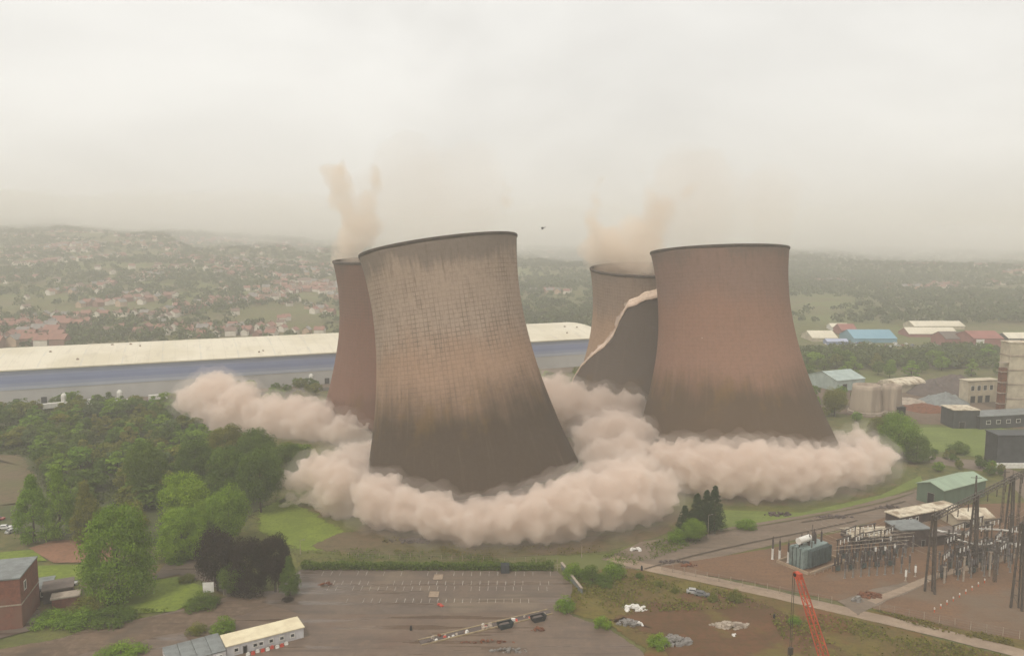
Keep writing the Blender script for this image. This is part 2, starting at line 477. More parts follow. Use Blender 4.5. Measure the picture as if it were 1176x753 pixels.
# ================================================================== COOLING TOWERS
def tower_mat(name, H, low, mid, upper, top, b1, b2, b3, grid, streak, chips=0.0, edge=0.05):
    """weathered slip-formed concrete; uv = metres round the shell, metres up it"""
    t = NT(name)
    uv = t.n('ShaderNodeUVMap').outputs[0]
    P = t.n('ShaderNodeTexCoord').outputs['Object']
    sep = t.n('ShaderNodeSeparateXYZ'); t.l(uv, sep.inputs[0])
    v = t.math('DIVIDE', sep.outputs[1], H)
    st = t.noise(t.scale(uv, (1.0, .05, 1)), .55, 5, .6)          # vertical streaks
    st2 = t.noise(t.scale(uv, (1.0, .12, 1)), .16, 4, .6)
    wide = t.noise(P, .05, 5, .6)
    fine = t.noise(P, .7, 6, .7)
    wob = t.math('ADD', v, t.math('MULTIPLY', t.math('SUBTRACT', t.math('ADD', st, st2), 1.0), .12))
    wob = t.math('ADD', wob, t.math('MULTIPLY', t.math('SUBTRACT', wide, .5), .24))
    col = t.mix(t.ramp(wob, b1 - edge, b1 + edge), low, mid)
    col = t.mix(t.ramp(wob, b2 - .08, b2 + .10), col, upper)
    col = t.mix(t.ramp(wob, b3 - .03, b3 + .05), col, top)
    # lift joints and vertical form marks
    br = t.n('ShaderNodeTexBrick'); br.offset = 0.0; br.offset_frequency = 1
    t.l(uv, br.inputs['Vector'])
    br.inputs['Scale'].default_value = 1.0
    br.inputs['Brick Width'].default_value = 1.75; br.inputs['Row Height'].default_value = 1.6
    br.inputs['Mortar Size'].default_value = .2; br.inputs['Mortar Smooth'].default_value = .7; br.inputs['Bias'].default_value = 0
    br.inputs['Color1'].default_value = (1, 1, 1, 1); br.inputs['Color2'].default_value = (.8, .8, .8, 1); br.inputs['Mortar'].default_value = (0, 0, 0, 1)
    bw = t.n('ShaderNodeRGBToBW'); t.l(br.outputs['Color'], bw.inputs[0])
    patchy = t.ramp(t.noise(t.scale(uv, (1, .45, 1)), .07, 4, .6), .34, .62)
    band = t.math('MULTIPLY', t.math('ADD', t.math('MULTIPLY', t.ramp(v, b1 - .12, b1 - .02), .55), t.math('MULTIPLY', t.ramp(wob, b2 - .1, b2 + .04), .7)), t.math('SUBTRACT', 1.0, t.ramp(v, b3 - .02, b3 + .05)))
    gs = t.math('MULTIPLY', t.math('MULTIPLY', t.math('SUBTRACT', 1.0, bw.outputs[0]), band), t.math('MULTIPLY', t.math('MULTIPLY', t.math('ADD', patchy, .2), t.ramp(t.noise(t.scale(uv, (1.0, .3, 1)), .42, 3, .6), .22, .62)), grid * 1.1))
    col = t.mix(gs, col, G(84, 72, 60))
    ds = t.math('MULTIPLY', t.ramp(t.noise(t.scale(uv, (1.0, .09, 1)), .5, 4, .65), .56, .74), streak)
    col = t.mix(ds, col, G(96, 82, 68))
    ms = t.math('MULTIPLY', t.ramp(t.noise(t.scale(uv, (1, .6, 1)), .09, 6, .7), .5, .68), t.math('MULTIPLY', t.ramp(v, b1 - .22, b1 - .08), t.math('SUBTRACT', .55, t.math('MULTIPLY', t.ramp(v, b1, b1 + .12), .55))))
    col = t.mix(ms, col, G(112, 88, 52))
    ls = t.math('MULTIPLY', t.ramp(t.noise(t.scale(uv, (1.0, .04, 1)), .3, 4, .65), .56, .82), .12)
    col = t.mix(ls, col, G(176, 158, 138))
    col = t.mix(t.math('MULTIPLY', t.ramp(fine, .4, .75), .3), col, G(92, 78, 64))
    if chips:
        vo = t.n('ShaderNodeTexVoronoi'); t.l(uv, vo.inputs['Vector']); vo.inputs['Scale'].default_value = .11
        ch = t.math('MULTIPLY', t.math('LESS_THAN', vo.outputs['Distance'], .035), t.math('MULTIPLY', t.ramp(v, .4, .48), t.math('SUBTRACT', 1.0, t.ramp(v, .55, .62))))
        col = t.mix(ch, col, G(205, 185, 168))
    return t.surf(col, .92, t.math('ADD', bw.outputs[0], t.math('MULTIPLY', fine, 1.5)), .25, .12, .25)

def t_radius(s):
    return 28.7 * math.sqrt(1 + ((s - .74) / .70) ** 2)

def shell_mesh(name, H, parent, mat, lo=None, hi=None, n=168, rows=52, thick=.9, push=None, rag=0.6, seed=0, shear=0.0):
    """one continuous shell with an outer face, an inner face and closed lips. lo/hi: fraction of height as a function of the angle"""
    lo = lo or (lambda a: 0.0); hi = hi or (lambda a: 1.0)
    V, UV, F = [], [], []
    for side in (0, 1):
        for i in range(n + 1):
            a = 2 * PI * i / n
            aw = 2 * PI * (i % n) / n
            l0 = lo(aw) + rag * (mnoise.noise(Vector((math.cos(aw) * 9, math.sin(aw) * 9, seed))) + .6 * mnoise.noise(Vector((math.cos(aw) * 31, math.sin(aw) * 31, seed)))) / H
            h0 = hi(aw)
            for k in range(rows + 1):
                s = l0 + (h0 - l0) * k / rows
                r = t_radius(s) + (push(aw, s) if push else 0)
                # gentle out-of-round of an old shell under collapse
                r += .22 * mnoise.noise(Vector((math.cos(aw) * 2.2, math.sin(aw) * 2.2, s * 3 + seed)))
                if side: r -= thick
                V.append((r * math.cos(a) + shear * s, r * math.sin(a), s * H)); UV.append((aw * 32 if i < n else 2 * PI * 32, s * H))
    R = rows + 1; S = (n + 1) * R
    for i in range(n):
        for k in range(rows):
            a, b, c, d = i * R + k, (i + 1) * R + k, (i + 1) * R + k + 1, i * R + k + 1
            F.append((a, b, c, d)); F.append((S + d, S + c, S + b, S + a))
        F.append((i * R, S + i * R, S + (i + 1) * R, (i + 1) * R))
        F.append((i * R + rows, (i + 1) * R + rows, S + (i + 1) * R + rows, S + i * R + rows))
    me = bpy.data.meshes.new(name)
    me.from_pydata(V, [], F)
    uvl = me.uv_layers.new(name='UVMap')
    li = np.zeros(len(me.loops), dtype=np.int32); me.loops.foreach_get('vertex_index', li)
    uvl.data.foreach_set('uv', np.array(UV, dtype=np.float32)[li].ravel())
    me.materials.append(mat)
    sm = [True] * len(F)
    for q in range(len(F)):
        if q % (2 * rows + 2) >= 2 * rows: sm[q] = False
    me.polygons.foreach_set('use_smooth', sm)
    me.update()
    return link(name, me, parent)

def rim_mesh(H, parent, mat, shear=0.0, dr=0.0):
    r = t_radius(1.0) + dr
    mb = MB()
    mb.lathe([(r - 1.05, H - .9), (r + .05, H - .8), (r + .22, H - .5), (r + .24, H + .15), (r + .05, H + .3), (r - 1.05, H + .45), (r - 1.05, H - .9)], c=(shear, 0, 0), n=168, cap=False)
    return mb.build('rim_walkway', mat, parent, smooth=False)

M['rim'] = mk('rim', G(86, 76, 66), G(68, 60, 53), 0.4, 0.9)

def tower(px, py, Y, z0, H, roll, lean, label, mat, rz=0.0, lower=None):
    p = atY(px, py, Y)
    e = empty('cooling_tower', (p.x, Y, z0), 0, label, 'cooling tower', 'cooling towers being blown down')
    e.rotation_euler = (math.radians(lean), math.radians(roll), rz)
    e.rotation_mode = 'XYZ'
    return e

SX = 1.0
tm1 = tower_mat('front_tower_concrete', 89.5, G(74, 61, 48), G(162, 133, 111), G(166, 146, 129), G(130, 117, 106), .37, .58, .90, .5, .6, edge=.12)
tm2 = tower_mat('right_tower_concrete', 88, G(88, 71, 54), G(144, 110, 92), G(136, 110, 97), G(120, 103, 92), .34, .74, .93, .22, .3, chips=1, edge=.09)
tm3 = tower_mat('rear_tower_concrete', 80, G(106, 76, 62), G(124, 90, 75), G(122, 93, 80), G(106, 88, 77), .16, .66, .95, .35, .25)
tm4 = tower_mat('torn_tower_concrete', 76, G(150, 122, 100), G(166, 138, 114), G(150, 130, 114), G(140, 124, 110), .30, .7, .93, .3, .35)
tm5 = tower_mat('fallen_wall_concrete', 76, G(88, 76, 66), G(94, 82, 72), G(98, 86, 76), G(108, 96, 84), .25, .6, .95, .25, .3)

T1 = tower(541.5, 545, 303, 7, 89.5, -8.2, -6.0, 'nearest tilted cooling tower with a gridded pale upper shell and dark lower wall', tm1)
shell_mesh('shell', 89.5, T1, tm1, seed=1); rim_mesh(89.5, T1, M['rim'])
T2 = tower(843, 509, 351, 7, 86, -1.2, -6.0, 'reddish brown cooling tower furthest right, dark below a level stain line', tm2)
shell_mesh('shell', 86, T2, tm2, seed=2, shear=-5.4, push=lambda a, s: 2.2 * (1 - s) ** 2 - .6 * s); rim_mesh(86, T2, M['rim'], -5.4, -.6)
T3 = tower(461, 471, 420, 7, 80, -2.0, 1.6, 'reddish cooling tower half hidden behind the nearest tower on its left side', tm3)
shell_mesh('shell', 80, T3, tm3, seed=3, rag=2.2); rim_mesh(80, T3, M['rim'])
T4 = tower(741, 470, 420, 7, 75, 0.0, 4.2, 'cooling tower torn by a diagonal crack, with its open rim showing', tm4)
CRK_A = [-180, -125, -100, -90, -80, -62, -50, -42, -36, -29, -14.5, 0, 30, 70, 110, 150, 180]
CRK_S = [.14, .17, .22, .29, .37, .49, .555, .63, .745, .83, .885, .92, .92, .7, .4, .2, .14]
def crk(a):
    d = math.degrees(a) + 90                  # 0 = the side towards the camera (-Y), negative to the left
    d = (d + 180) % 360 - 180
    return float(np.interp(d, CRK_A, CRK_S)) + .008 * mnoise.noise(Vector((d * .12, 3, 0)))
def push4(a, s):
    c = crk(a)
    return 1.0 + 1.5 * max(0.0, s / max(c, .05)) ** 1.5
shell_mesh('upper_shell', 75, T4, tm4, lo=lambda a: crk(a), seed=4, rag=.5, rows=40)
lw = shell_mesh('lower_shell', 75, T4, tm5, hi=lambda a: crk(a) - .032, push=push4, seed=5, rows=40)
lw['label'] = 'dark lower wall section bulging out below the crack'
rim_mesh(75, T4, M['rim'])
# the broken pale edge between the two sections: a rough sloping ledge of crushed concrete
mb = MB(); n = 300
secs = []
for i in range(n):
    a = 2 * PI * i / n
    c = crk(a)
    rin, rout = t_radius(c) - .3, t_radius(c - .032) + push4(a, c - .032) + .35
    j = lambda k: .28 * mnoise.noise(Vector((math.cos(a) * 26, math.sin(a) * 26, k * 2.7))) + .25 * mnoise.noise(Vector((math.cos(a) * 70, math.sin(a) * 70, k * 2.7)))
    hz = 75
    pts = [(rin, c * hz + .7 + j(0)), (rin + .9, c * hz + .2 + j(1)), ((rin * 2 + rout) / 3 + .5, (c - .012) * hz + j(2)), ((rin + rout * 2) / 3 + .5, (c - .03) * hz + j(3)), (rout, (c - .028) * hz + j(4)), (rout + .1, (c - .042) * hz + j(5)), (rout - 1.6, (c - .06) * hz)]
    secs.append([(r * math.cos(a), r * math.sin(a), z) for r, z in pts])
m_ = len(secs[0])
V = [p for s_ in secs for p in s_]
F = [(i * m_ + k, ((i + 1) % n) * m_ + k, ((i + 1) % n) * m_ + k + 1, i * m_ + k + 1) for i in range(n) for k in range(m_ - 1)]
mb.add(V, F)
M['fresh_break'] = mk('fresh_break', G(226, 204, 184), G(206, 182, 160), 0.5, 0.95, 0.5)
fe = mb.build('fracture_edge', M['fresh_break'], T4, smooth=False)
fe['label'] = 'pale dusty broken edge running down along the crack'


# ================================================================== TREES AND PLANTS
def leaf_mat(name, rough=.7):
    t = NT(name)
    oi = t.n('ShaderNodeObjectInfo')
    at = t.n('ShaderNodeAttribute'); at.attribute_name = 'tone'
    tone = at.outputs['Fac']
    c = t.mix(t.math('MULTIPLY', tone, 1.0), (.58, .64, .56, 1), (1.38, 1.32, 1.15, 1))
    col = t.mix(1.0, oi.outputs['Color'], c, 'MULTIPLY')
    d = t.n('ShaderNodeBsdfDiffuse'); t.l(col, d.inputs[0])
    tr = t.n('ShaderNodeBsdfTranslucent'); t.l(col, tr.inputs[0])
    m = t.n('ShaderNodeMixShader'); m.inputs[0].default_value = .3
    t.l(d.outputs[0], m.inputs[1]); t.l(tr.outputs[0], m.inputs[2]); t.l(m.outputs[0], t.out.inputs['Surface'])
    return t.mat
M['leaf'] = leaf_mat('leaf')

def leaf_cards(pts, nrm, size, rng, jit=.55):
    """n small leaf sprays: one kite of four corners each"""
    n = len(pts)
    nrm = nrm + rng.normal(0, jit, (n, 3)); nrm /= np.linalg.norm(nrm, axis=1)[:, None] + 1e-9
    ref = rng.normal(0, 1, (n, 3))
    u = np.cross(nrm, ref); u /= np.linalg.norm(u, axis=1)[:, None] + 1e-9
    w_ = np.cross(nrm, u)
    s = (size * rng.uniform(.6, 1.35, n))[:, None]
    a = s * .5; b = s * rng.uniform(.28, .5, n)[:, None]
    k = nrm * s * .12
    quad_ = np.stack([pts - u * a, pts - w_ * b + k, pts + u * a, pts + w_ * b + k], 1)
    return quad_.reshape(-1, 3)

def cards_mesh(name, quads, tones, mats, extra=None):
    """extra: MB with bark geometry as a second material"""
    V = quads; n = len(quads) // 4
    nv = len(V)
    me = bpy.data.meshes.new(name)
    F = np.arange(n * 4).reshape(n, 4)
    if extra is None:
        me.vertices.add(nv); me.vertices.foreach_set('co', V.astype(np.float32).ravel())
        me.loops.add(n * 4); me.loops.foreach_set('vertex_index', F.astype(np.int32).ravel())
        me.polygons.add(n); me.polygons.foreach_set('loop_start', (np.arange(n) * 4).astype(np.int32))
        me.materials.append(mats[0])
        tv = np.repeat(tones, 4)
    else:
        me.from_pydata(V.tolist() + extra.v, [], F.tolist() + [tuple(i + nv for i in f) for f in extra.f])
        for q in mats: me.materials.append(q)
        me.polygons.foreach_set('material_index', [0] * n + [1] * len(extra.f))
        tv = np.concatenate([np.repeat(tones, 4), np.full(len(extra.v), .5)])
    at = me.attributes.new('tone', 'FLOAT', 'POINT'); at.data.foreach_set('value', tv.astype(np.float32))
    me.update(calc_edges=True)
    me.validate()
    return me

def crown_pts(rng, shape, nblob, nleaf):
    """unit-height crown (z 0..1, radius about .5): blob centres by habit, leaves on the blobs"""
    P, N, T = [], [], []
    C = []
    for i in range(nblob):
        if shape == 'round':
            d = rng.normal(0, 1, 3); d /= np.linalg.norm(d); rr = rng.uniform(.35, 1.0) ** .5
            c = np.array([d[0] * .36 * rr, d[1] * .36 * rr, .52 + d[2] * .36 * rr]); r = rng.uniform(.10, .19)
        elif shape == 'dome':
            a = rng.uniform(0, 2 * PI); z = rng.uniform(0.08, .84); k = math.sqrt(max(0, 1 - (z - .3) ** 2 / .36)) * rng.uniform(.4, 1) ** .5
            c = np.array([math.cos(a) * .38 * k, math.sin(a) * .38 * k, z]); r = rng.uniform(.09, .17)
        elif shape == 'tall':
            a = rng.uniform(0, 2 * PI); z = rng.uniform(.06, .92); k = (math.sin(min(1, z * 1.15 + .12) * PI) ** .6) * rng.uniform(.3, 1) ** .5
            c = np.array([math.cos(a) * .27 * k, math.sin(a) * .27 * k, z]); r = rng.uniform(.06, .12)
        elif shape == 'cone':
            z = rng.uniform(0.02, .97); a = rng.uniform(0, 2 * PI); k = (1 - z) ** .8 * rng.uniform(.5, 1)
            c = np.array([math.cos(a) * .26 * k, math.sin(a) * .26 * k, z]); r = .035 + .075 * (1 - z)
        else:  # bush
            a = rng.uniform(0, 2 * PI); k = rng.uniform(0, 1) ** .5; 
            c = np.array([math.cos(a) * .42 * k, math.sin(a) * .42 * k, rng.uniform(.1, .72) * (1.1 - .5 * k)]); r = rng.uniform(.12, .24)
        C.append((c, r, rng.uniform(0, 1)))
    per = max(3, nleaf // nblob)
    for c, r, tn in C:
        d = rng.normal(0, 1, (per, 3)); d /= np.linalg.norm(d, axis=1)[:, None]
        d[:, 2] = np.where(d[:, 2] < -.5, -d[:, 2], d[:, 2])
        q = rng.uniform(.35, 1.08, per) ** .6
        P.append(c + d * (r * q)[:, None] * np.array([1, 1, .85])); N.append(d + np.array([0, 0, .35]))
        T.append(np.clip(tn * .7 + rng.uniform(0, .45, per), 0, 1))
    return np.concatenate(P), np.concatenate(N), np.concatenate(T), C

def trunk_mb(rng, C, h, rad, crown_base):
    """tapered trunk with limbs that run to the crown's clumps; in the same unit space times h"""
    mb = MB()
    top = np.array([rng.uniform(-.03, .03), rng.uniform(-.03, .03), .62])
    p = [np.array([0, 0, -.02]), np.array([rng.uniform(-.01, .01), rng.uniform(-.01, .01), .2]), np.array([top[0] * .5, top[1] * .5, .42]), top]
    rr = [rad, rad * .72, rad * .5, rad * .22]
    for a in range(3): mb.tube(p[a], p[a + 1], rr[a], rr[a + 1], 7, cap=a == 0)
    pick = rng.permutation(len(C))[:9]
    for q in pick:
        c = C[q][0]
        s = rng.uniform(.25, .9)
        st = p[1] * (1 - s) + p[2] * s if c[2] < .6 else p[2] * (1 - s) + p[3] * s
        mid = (st + c) / 2 + np.array([0, 0, .02])
        mb.tube(st, mid, rad * .3, rad * .18, 5, cap=False); mb.tube(mid, c, rad * .18, rad * .05, 5, cap=False)
    return mb

TREEMESH = {}
def tree_proto(key, shape, seed, nblob, nleaf, leaf, base, rad=.022, single=False):
    """unit tree one metre tall; base = bare trunk as a fraction of the height"""
    rng = np.random.default_rng(seed)
    P, N, T, C = crown_pts(rng, shape, nblob, nleaf)
    P[:, 2] = base + P[:, 2] * (1 - base)
    C2 = [(np.array([c[0], c[1], base + c[2] * (1 - base)]), r, tn) for c, r, tn in C]
    q = leaf_cards(P, N, leaf, rng)
    tr = trunk_mb(rng, C2, 1, rad, base)
    if single:
        TREEMESH[key] = cards_mesh('tree', q, T, [M['leaf'], M['bark']], tr)
    else:
        t_ = bpy.data.meshes.new('trunk'); t_.from_pydata(tr.v, [], tr.f); t_.materials.append(M['bark'])
        TREEMESH[key] = (cards_mesh('crown', q, T, [M['leaf']]), t_)

for i in range(3): tree_proto(('far', 'round', i), 'round', 20 + i, 38, 1500, .075, .0, single=True)
for i in range(2): tree_proto(('far', 'tall', i), 'tall', 30 + i, 38, 1300, .06, .0, single=True)
tree_proto(('far', 'bush', 0), 'bush', 36, 26, 700, .11, .0, single=True)
tree_proto(('far', 'bush', 1), 'bush', 37, 20, 600, .12, .0, single=True)
for i in range(3): tree_proto(('near', 'round', i), 'round', 40 + i, 120, 20000, .023, .0)
for i in range(2): tree_proto(('near', 'dome', i), 'dome', 50 + i, 150, 26000, .021, .0)
for i in range(2): tree_proto(('near', 'tall', i), 'tall', 55 + i, 120, 15000, .021, .0)
for i in range(2): tree_proto(('near', 'cone', i), 'cone', 60 + i, 140, 9000, .022, .0, .014)
for i in range(3): tree_proto(('near', 'bush', i), 'bush', 65 + i, 46, 4200, .042, .0, .02)

def vary(col, k=.12, rnd=random):
    f = 1 + rnd.uniform(-k, k)
    return (col[0] * f * (1 + rnd.uniform(-k, k) * .6), col[1] * f, col[2] * f * (1 + rnd.uniform(-k, k) * .6), 1)

def tree(name, key, loc, h, wd, col, label, cat, group=None, rz=None):
    """h metres tall, wd metres wide"""
    rz = random.uniform(0, 6.28) if rz is None else rz
    base_w = {'round': .95, 'dome': .95, 'tall': .68, 'cone': .58, 'bush': 1.05}[key[1]]
    s = (wd / base_w, wd / base_w, h)
    me = TREEMESH[key]
    if key[0] == 'far':
        o = link(name, me, None, loc, rz); o.scale = s; o.color = col
        return tag(o, label, cat, group)
    e = empty(name, loc, rz, label, cat, group); e.scale = s
    c = link('crown' if key[1] != 'bush' else 'foliage', me[0], e); c.color = col
    link('trunk' if key[1] != 'bush' else 'stem', me[1], e)
    return e

LEAFC = {'bright': G(126, 150, 50), 'mid': G(114, 140, 52), 'dark': G(94, 114, 50), 'olive': G(118, 120, 60), 'purple': G(60, 51, 47), 'conifer': G(56, 72, 44), 'blue': G(106, 120, 78), 'haze': G(92, 100, 66)}

# single trees of the foreground: (x, y of the foot, height m, width m, mesh, colour, label)
def wpx(px, p):   # width in metres of px pixels at a point
    return px * (p.y * CP + (CAM_H - p.z) * SP) / FPX
for (x, y, hpx, wp, key, colr, label) in [
    (137, 688, 116, 86, ('near', 'dome', 0), 'mid', 'big round tree standing on the lawn beside the brick sheds'),
    (212, 612, 72, 66, ('near', 'round', 0), 'bright', 'bright green tree behind the dark trees, topmost of the bright group'),
    (210, 640, 60, 62, ('near', 'dome', 1), 'bright', 'low bright green tree at the end of the side lane'),
    (263, 628, 74, 52, ('near', 'round', 1), 'mid', 'mid green tree between the bright trees and the grass bank'),
    (240, 622, 50, 50, ('near', 'round', 2), 'bright', 'small bright green tree squeezed between two larger bright trees'),
    (250, 678, 74, 54, ('near', 'round', 2), 'purple', 'dark purple tree nearest the white signboard'),
    (285, 682, 70, 50, ('near', 'dome', 0), 'purple', 'dark purple tree in the middle of the purple clump'),
    (316, 680, 72, 44, ('near', 'round', 0), 'purple', 'dark purple tree beside the parking lot corner'),
    (333, 684, 46, 28, ('near', 'tall', 0), 'dark', 'small dark tree at the car park edge under the purple trees'),
    (268, 684, 40, 36, ('near', 'round', 1), 'dark', 'low dark tree under the purple clump, closest to the entrance'),
    (300, 588, 80, 56, ('near', 'round', 1), 'dark', 'dark green tree touching the left tip of the nearest dust cloud'),
    (262, 580, 72, 56, ('near', 'dome', 1), 'dark', 'broad dark green tree behind the bright green trees'),
    (225, 560, 60, 50, ('near', 'round', 0), 'dark', 'dark green tree under the left end of the rolling dust'),
    (330, 556, 50, 50, ('near', 'dome', 1), 'dark', 'dark green tree between the rolling dust and the nearest dust cloud'),
    (295, 545, 54, 50, ('near', 'round', 2), 'dark', 'dark green tree in front of the middle of the rolling dust'),
    (262, 535, 50, 46, ('near', 'round', 0), 'olive', 'olive tree at the foot of the rolling dust'),
    (168, 578, 74, 50, ('near', 'round', 2), 'dark', 'tall dark green tree left of the bright trees'),
    (70, 620, 86, 42, ('near', 'tall', 0), 'mid', 'tall slim light green tree beside the bare red court'),
    (40, 622, 78, 46, ('near', 'tall', 1), 'mid', 'slim light green tree at the edge of the brown field'),
    (100, 622, 70, 40, ('near', 'tall', 0), 'olive', 'slim olive tree behind the big round lawn tree'),
    (150, 628, 55, 46, ('near', 'round', 0), 'olive', 'olive tree peeping out behind the big round lawn tree'),
    (820, 610, 52, 30, ('near', 'cone', 0), 'conifer', 'tallest dark conifer in the group in front of the right dust cloud'),
    (800, 612, 46, 28, ('near', 'cone', 1), 'conifer', 'dark conifer in the middle of the conifer group'),
    (786, 616, 36, 26, ('near', 'cone', 0), 'conifer', 'shorter dark conifer on the dusty side of the conifer group'),
    (811, 606, 44, 26, ('near', 'cone', 1), 'conifer', 'dark conifer standing behind the conifer group'),
    (797, 622, 28, 30, ('near', 'round', 1), 'mid', 'small green broadleaf tree at the foot of the conifers'),
    (1030, 528, 56, 52, ('near', 'round', 2), 'mid', 'rounded green tree right of the dust, before the green field'),
    (1012, 518, 44, 36, ('near', 'round', 0), 'olive', 'olive tree just behind the right end of the dust'),
    (1052, 530, 34, 34, ('near', 'dome', 0), 'dark', 'dark low tree at the corner of the green field'),
    (958, 478, 34, 30, ('near', 'round', 1), 'olive', 'olive tree between the right tower and the pale blue shed'),
]:
    p = gp(x, y)
    d = p.y * CP + CAM_H * SP
    tree('conifer' if key[1] == 'cone' else 'tree', key, p, hpx * d / FPX / .96, wp * d / FPX, vary(LEAFC[colr], .06), label, 'conifer' if key[1] == 'cone' else 'tree')

# shrubs near the camera
for (x, y, hpx, wp, colr, label) in [
    (232, 697, 22, 40, 'dark', 'dark bushes growing around the white signboard'),
    (62, 716, 20, 46, 'mid', 'green shrub left end of the shrub bank below the brick sheds'),
    (95, 716, 24, 48, 'mid', 'green shrub in the middle of the shrub bank below the big tree'),
    (130, 714, 20, 50, 'dark', 'dark shrub at the lawn end of the shrub bank'),
    (100, 704, 24, 44, 'olive', 'olive shrub pressed against the big round tree'),
    (132, 690, 22, 28, 'purple', 'small reddish purple bush under the big round tree'),
    (256, 726, 24, 30, 'mid', 'spiky green bush behind the white portable cabin'),
    (225, 727, 16, 24, 'olive', 'dry olive bush behind the grey roofed cabins'),
    (140, 754, 16, 60, 'mid', 'leafy bush at the bottom edge beside the grey roofed cabins'),
    (660, 664, 24, 28, 'mid', 'green bush at the top of the long sloping wall'),
    (680, 668, 26, 30, 'dark', 'dark green bush in the thicket beside the sloping wall'),
    (704, 664, 30, 28, 'mid', 'tall green bush at the road end of the thicket'),
    (694, 672, 18, 24, 'dark', 'small dark bush in front of the thicket'),
    (648, 702, 26, 24, 'mid', 'green bush at the foot of the sloping wall by the planter'),
    (692, 720, 16, 22, 'bright', 'bright green bush on the edge of the forecourt'),
    (757, 742, 20, 26, 'bright', 'bright green bush next to the grey rubble heap'),
    (845, 690, 20, 16, 'olive', 'thin olive bush beside the concrete road'),
    (818, 690, 13, 13, 'olive', 'small olive bush close to the two dumped cars'),
    (912, 716, 14, 16, 'mid', 'small green bush near the crane hook'),
    (857, 606, 13, 26, 'mid', 'round green bush on the verge right of the conifers'),
    (778, 622, 20, 24, 'mid', 'leafy bush on the left of the conifer group'),
    (735, 664, 10, 10, 'dark', 'tiny dark bush by the concrete road bend'),
    (756, 672, 9, 12, 'olive', 'tiny olive bush along the concrete road'),
    (775, 680, 10, 10, 'olive', 'tiny olive bush farther along the concrete road'),
    (1100, 520, 16, 26, 'dark', 'dark bush standing alone in front of the green field'),
    (215, 668, 12, 20, 'olive', 'low olive bush where the side lane meets the dark trees'),
    (205, 644, 10, 30, 'mid', 'low green bush along the top of the side lane'),
    (330, 690, 8, 14, 'purple', 'small dark bush on the forecourt by the lamp post'),
]:
    p = gp(x, y)
    d = p.y * CP + CAM_H * SP
    tree('bush', ('near', 'bush', random.randrange(3)), p, hpx * d / FPX, wp * d / FPX, vary(LEAFC[colr], .06), label, 'bush')

# woodland left of the towers: individual trees, three kinds
def inpoly(x, y, poly):
    c = False
    for i in range(len(poly)):
        x0, y0 = poly[i]; x1, y1 = poly[i - 1]
        if (y0 > y) != (y1 > y) and x < (x1 - x0) * (y - y0) / (y1 - y0) + x0: c = not c
    return c
WOOD = [(-30, 474), (60, 466), (150, 462), (215, 468), (240, 505), (300, 520), (345, 528), (350, 545), (300, 565), (215, 575), (150, 592), (95, 600), (50, 560), (40, 525), (-30, 518)]
rnd = random.Random(5)
pts = []
tries = 0
while len(pts) < 185 and tries < 14000:
    tries += 1
    p = Vector((rnd.uniform(-300, -80), rnd.uniform(285, 470), 0))
    q = proj(p)
    if not inpoly(q[0], q[1], WOOD): continue
    if any((p - o).length < 5.6 for o in pts): continue
    pts.append(p)
kinds = [('mid green tree in the woodland below the warehouse', 'mid', 'mid green woodland trees'), ('dark green tree in the woodland below the warehouse', 'dark', 'dark green woodland trees'),
         ('olive tree in the woodland below the warehouse', 'olive', 'olive woodland trees'), ('grey green tree in the woodland below the warehouse', 'blue', 'grey green woodland trees')]
for p in pts:
    k = kinds[rnd.choices((0, 1, 2, 3), (4, 4, 3, 1))[0]]
    h = rnd.uniform(6, 11) * (1.15 if p.y < 340 else .92)
    tree('woodland_tree', ('far', rnd.choice(['round', 'round', 'tall']), rnd.randrange(2)), p, h, h * rnd.uniform(1.0, 1.45), vary(LEAFC[k[1]], .13, rnd), k[0], 'tree', k[2])
# scrub under the woodland
rng = np.random.default_rng(3)
sp = []
while len(sp) < 2600:
    x, y = rng.uniform(-310, -75), rng.uniform(270, 480)
    q = proj((x, y, 0))
    if inpoly(q[0], q[1], WOOD): sp.append((x, y))
sp = np.array(sp)
P = np.repeat(np.c_[sp, np.full(len(sp), .5)], 14, 0); P += rng.normal(0, 1, P.shape) * np.array([1.0, 1.0, .5]); P[:, 2] = np.abs(P[:, 2])
o = link('undergrowth', cards_mesh('undergrowth', leaf_cards(P, np.tile([0, 0, 1.], (len(P), 1)), .9, rng), rng.uniform(0, 1, len(P)), [M['leaf']]))
o.color = G(80, 90, 46); tag(o, 'low green scrub covering the woodland floor', 'undergrowth', kind='stuff')

# trees right of the towers, in the middle distance
rnd = random.Random(9)
for (x0, x1, y0, y1, cnt, lab, grp, hh) in [
    (925, 1165, 414, 434, 36, 'hazy tree in the belt behind the industrial yard', 'tree belt behind the industrial yard', (9, 14)),
    (600, 668, 432, 446, 10, 'hazy tree in front of the warehouse wall between the towers', 'trees before the warehouse between towers', (6, 9)),
    (268, 368, 440, 462, 22, 'tree between the rolling dust and the warehouse wall', 'trees between dust and warehouse', (6, 10)),
    (1060, 1150, 520, 548, 18, 'low tree along the lane below the green field', 'low trees along the lane', (3, 5)),
    (925, 985, 452, 490, 12, 'tree between the right tower and the tapered concrete tanks', 'trees beside the tapered tanks', (5, 8)),
    (0, 320, 455, 468, 20, 'tree on the edge of the warehouse lorry yard', 'trees along the lorry yard', (4, 7)),
]:
    for i in range(cnt):
        p = gp(rnd.uniform(x0, x1), rnd.uniform(y0, y1))
        if 1 and lab.startswith('tree on the edge') and p.y > 452: p.y = 452 - rnd.uniform(0, 20)
        h = rnd.uniform(*hh)
        tree('tree', ('far', 'round' if rnd.random() < .75 else 'tall', rnd.randrange(2)), p, h, h * rnd.uniform(.8, 1.3), vary(LEAFC[rnd.choice(['mid', 'dark', 'olive', 'dark'])], .14, rnd), lab, 'tree', grp)

